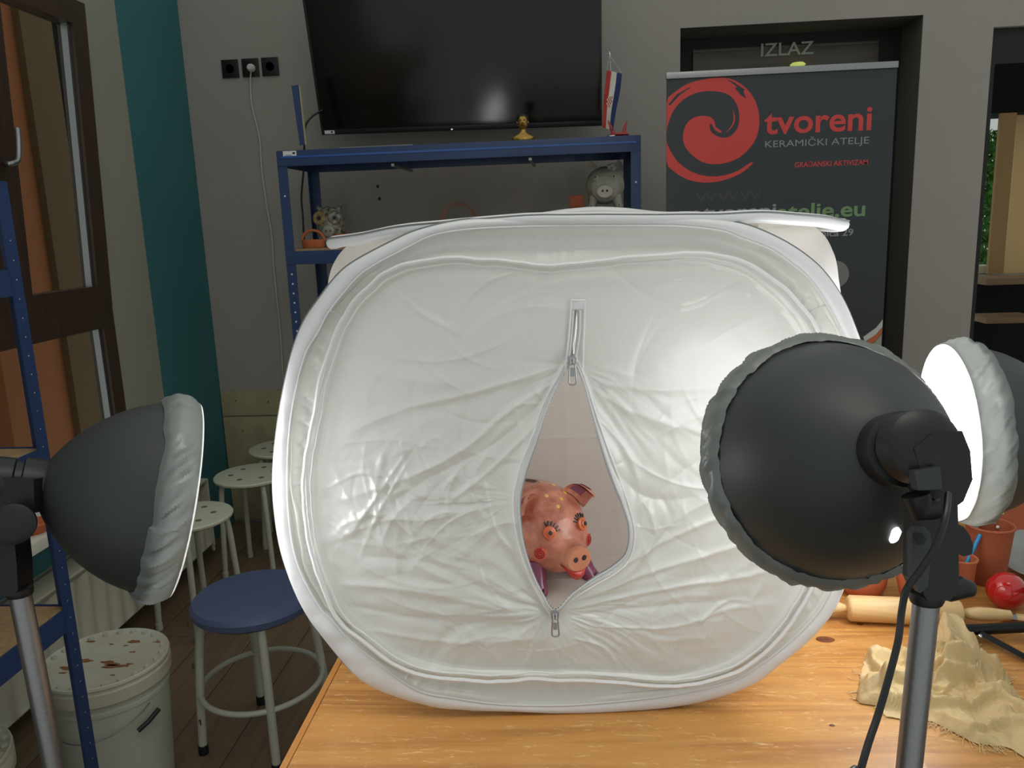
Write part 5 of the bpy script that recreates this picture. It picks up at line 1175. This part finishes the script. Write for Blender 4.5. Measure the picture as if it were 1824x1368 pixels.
# ================================================================== WALL SOCKETS
sk = thing('wall_sockets', 'row of three black square wall sockets left of the television', 'socket', tuple(on(445, 121, 1, YB)))
for (u, v) in ((411, 123), (447, 121), (482, 119)):
    p_ = on(u, v, 1, YB); o = MB().box(p_ - np.array([.040, .009, .041]), p_ + np.array([.040, -.0002, .041]), bev=.003).build('socket_plate', socket_m, sk)
    MB().lathe([(0, .021), (.001, .020), (-.004, .018)], p_ - np.array([0, .009, 0]), (0, -1, 0), 24).build('socket_recess', socket_m, o)
p_ = on(447, 121, 1, YB - .02)
pl_ = thing('white_plug', 'white mains plug with its cable in the middle black socket', 'plug', tuple(p_))
MB().lathe([(-.010, .018), (0, .019), (.014, .016), (.022, .010)], p_, (0, -1, 0), 20).build('plug_body', plug_m, pl_)
cp = [(447, 128), (446, 150), (449, 190), (462, 245), (466, 300), (474, 360), (484, 420), (487, 470), (493, 530), (499, 590), (503, 650), (508, 720), (512, 830)]
MB().tube(catmull([P(u, v, YB - .03 if k == 0 else YB - .012) for k, (u, v) in enumerate(cp)], 6, False), .0032, 8).build('cable', cablew_m, pl_)

# ================================================================== ROLL-UP BANNER
YN = 3.0
a_, b__ = P(1186, 137, YN), P(1601, 119, YN); zt_ = (a_[2] + b__[2]) / 2; BX0, BX1 = a_[0], b__[0] - .004
BN = thing('roll_up_banner', 'black roll-up banner with red swirl logo and studio lettering', 'banner', ((BX0 + BX1) / 2, YN, 0))
box('banner_sheet', (BX0 + .002, YN - .0008, .09), (BX1 - .001, YN, zt_), banner_m, BN)
MB().box((BX0, YN - .009, zt_ - .006), (BX1, YN + .009, zt_ + .016), bev=.003).build('top_bar', alu_m, BN)
MB().tube([((BX0 + BX1) / 2, YN + .02, .06), ((BX0 + BX1) / 2, YN + .02, zt_)], .009, 10).build('support_pole', alu_m, BN)
MB().box((BX0 - .01, YN - .06, .0), (BX1 + .01, YN + .06, .09), bev=.01).build('base_cassette', alu_m, BN)
cu_ = lambda x, y: (1150 + x / 2.706, y / 2.706)
def pr(name, pts, m, smooth_=2, lay=1):
    pts = [P(*cu_(*p_), YN) for p_ in pts]; q_ = catmull([(p_[0], p_[2], 0) for p_ in pts], smooth_) if smooth_ > 1 else [(p_[0], p_[2], 0) for p_ in pts]
    q_ = [(min(max(x, BX0 + .003), BX1 - .002), min(z, zt_ - .0065)) for x, z, _ in q_]
    mb = MB(); poly_prism(mb, q_, lambda x, z, d: (x, YN - .0008 - d, z), .0006 * lay); return mb.build(name, m, BN, smooth=False)
pr('logo_swirl', [(96,500),(130,452),(200,405),(260,387),(330,376),(400,378),(460,405),(510,455),(540,520),(548,590),(535,660),(500,715),(450,760),(390,785),(330,792),(270,780),(215,740),(185,695),(180,650),(195,600),(230,568),(275,558),(315,566),(333,590),(337,612),(365,630),(362,641),(335,628),(320,600),(309,598),(312,630),(335,652),(370,664),(405,658),(435,630),(450,590),(448,530),(425,480),(385,450),(330,440),(270,442),(210,462),(160,500),(125,550),(105,610),(96,650)], red_m)
pr('logo_swirl', [(97,650),(103,690),(120,728),(155,780),(220,828),(300,850),(380,845),(450,820),(505,783),(514,790),(460,835),(380,868),(290,881),(200,865),(130,822),(97,775)], red_m)
pr('logo_sliver', [(420,528),(430,560),(425,600),(386,642),(418,598),(423,565)], red_m)
pr('logo_scratch', [(385,378),(430,400),(478,432),(470,442),(486,475),(462,462),(430,425),(440,418)], banner_m, 1, 2)
pr('logo_scratch', [(108,505),(150,455),(216,418),(214,424),(165,458),(118,508)], banner_m, 1, 2)
def tx(name, body, x0, x1, ytop, ybot, m, bold=0.0, slope=None):
    a_ = P(*cu_(x0, ybot + (0)), YN); b__ = P(*cu_(x1, ybot - (x1 - x0) * .040), YN); t_ = P(*cu_(x0, ytop), YN)
    ex_ = np.array([1, 0, (b__[2] - a_[2]) / (b__[0] - a_[0])]); ex_ = ex_ / np.linalg.norm(ex_) * 1.0
    return text_mesh(name, body, m, BN, a_ + np.array([0, -.0008, 0]), ex_, (0, 0, 1), (0, -1, 0), (b__[0] - a_[0]), t_[2] - a_[2], bold, .0008)
tx('red_lettering', 'tvoreni', 570, 1087, 537, 650, red_m, .018)
tx('grey_lettering', 'KERAMI\u010cKI ATELJE', 575, 1075, 668, 722, gry_m, .0)
tx('red_lettering', 'GRA\u0110ANSKI AKTIVIZAM', 718, 1070, 781, 808, red_m, .01)
tx('dark_lettering', 'WWW', 235, 560, 928, 978, dkp_m, .02)
tx('grey_lettering', 'otvoreni', 212, 628, 1000, 1062, gry_m, .02)
tx('green_lettering', 'atelje.eu', 632, 1055, 985, 1082, grn_m, .02)
tx('grey_lettering', 'nica 29', 845, 1000, 1108, 1142, gry_m, .02)
MB().lathe([(0, .05), (.0006, .05)], P(1487, 489, YN - .001) , (0, -1, 0), 36).build('printed_saucer', dkp_m if False else mat('print_mid', (120, 122, 120), .5), BN)
cu3 = lambda x, y: (1100 + x / 3.04 , 350 + y / 3.04)
def pr3(name, pts, m):
    q_ = [(lambda p_: (min(p_[0], BX1 - .002), p_[2]))(P(*cu3(*p_), YN)) for p_ in pts]
    mb = MB(); poly_prism(mb, q_, lambda x, z, d: (x, YN - .0008 - d, z), .0006); mb.build(name, m, BN, smooth=False)
pr3('printed_arc', [(1330,760),(1400,710),(1437,665),(1437,705),(1400,745),(1340,790)], wht_m)
pr3('printed_arc', [(1330,792),(1400,747),(1437,707),(1437,738),(1400,780),(1345,815)], org_m)
pr3('printed_arc', [(1345,818),(1400,783),(1437,742),(1437,960),(1390,960),(1350,880)], pgn_m)
bpy.context.view_layer.update()
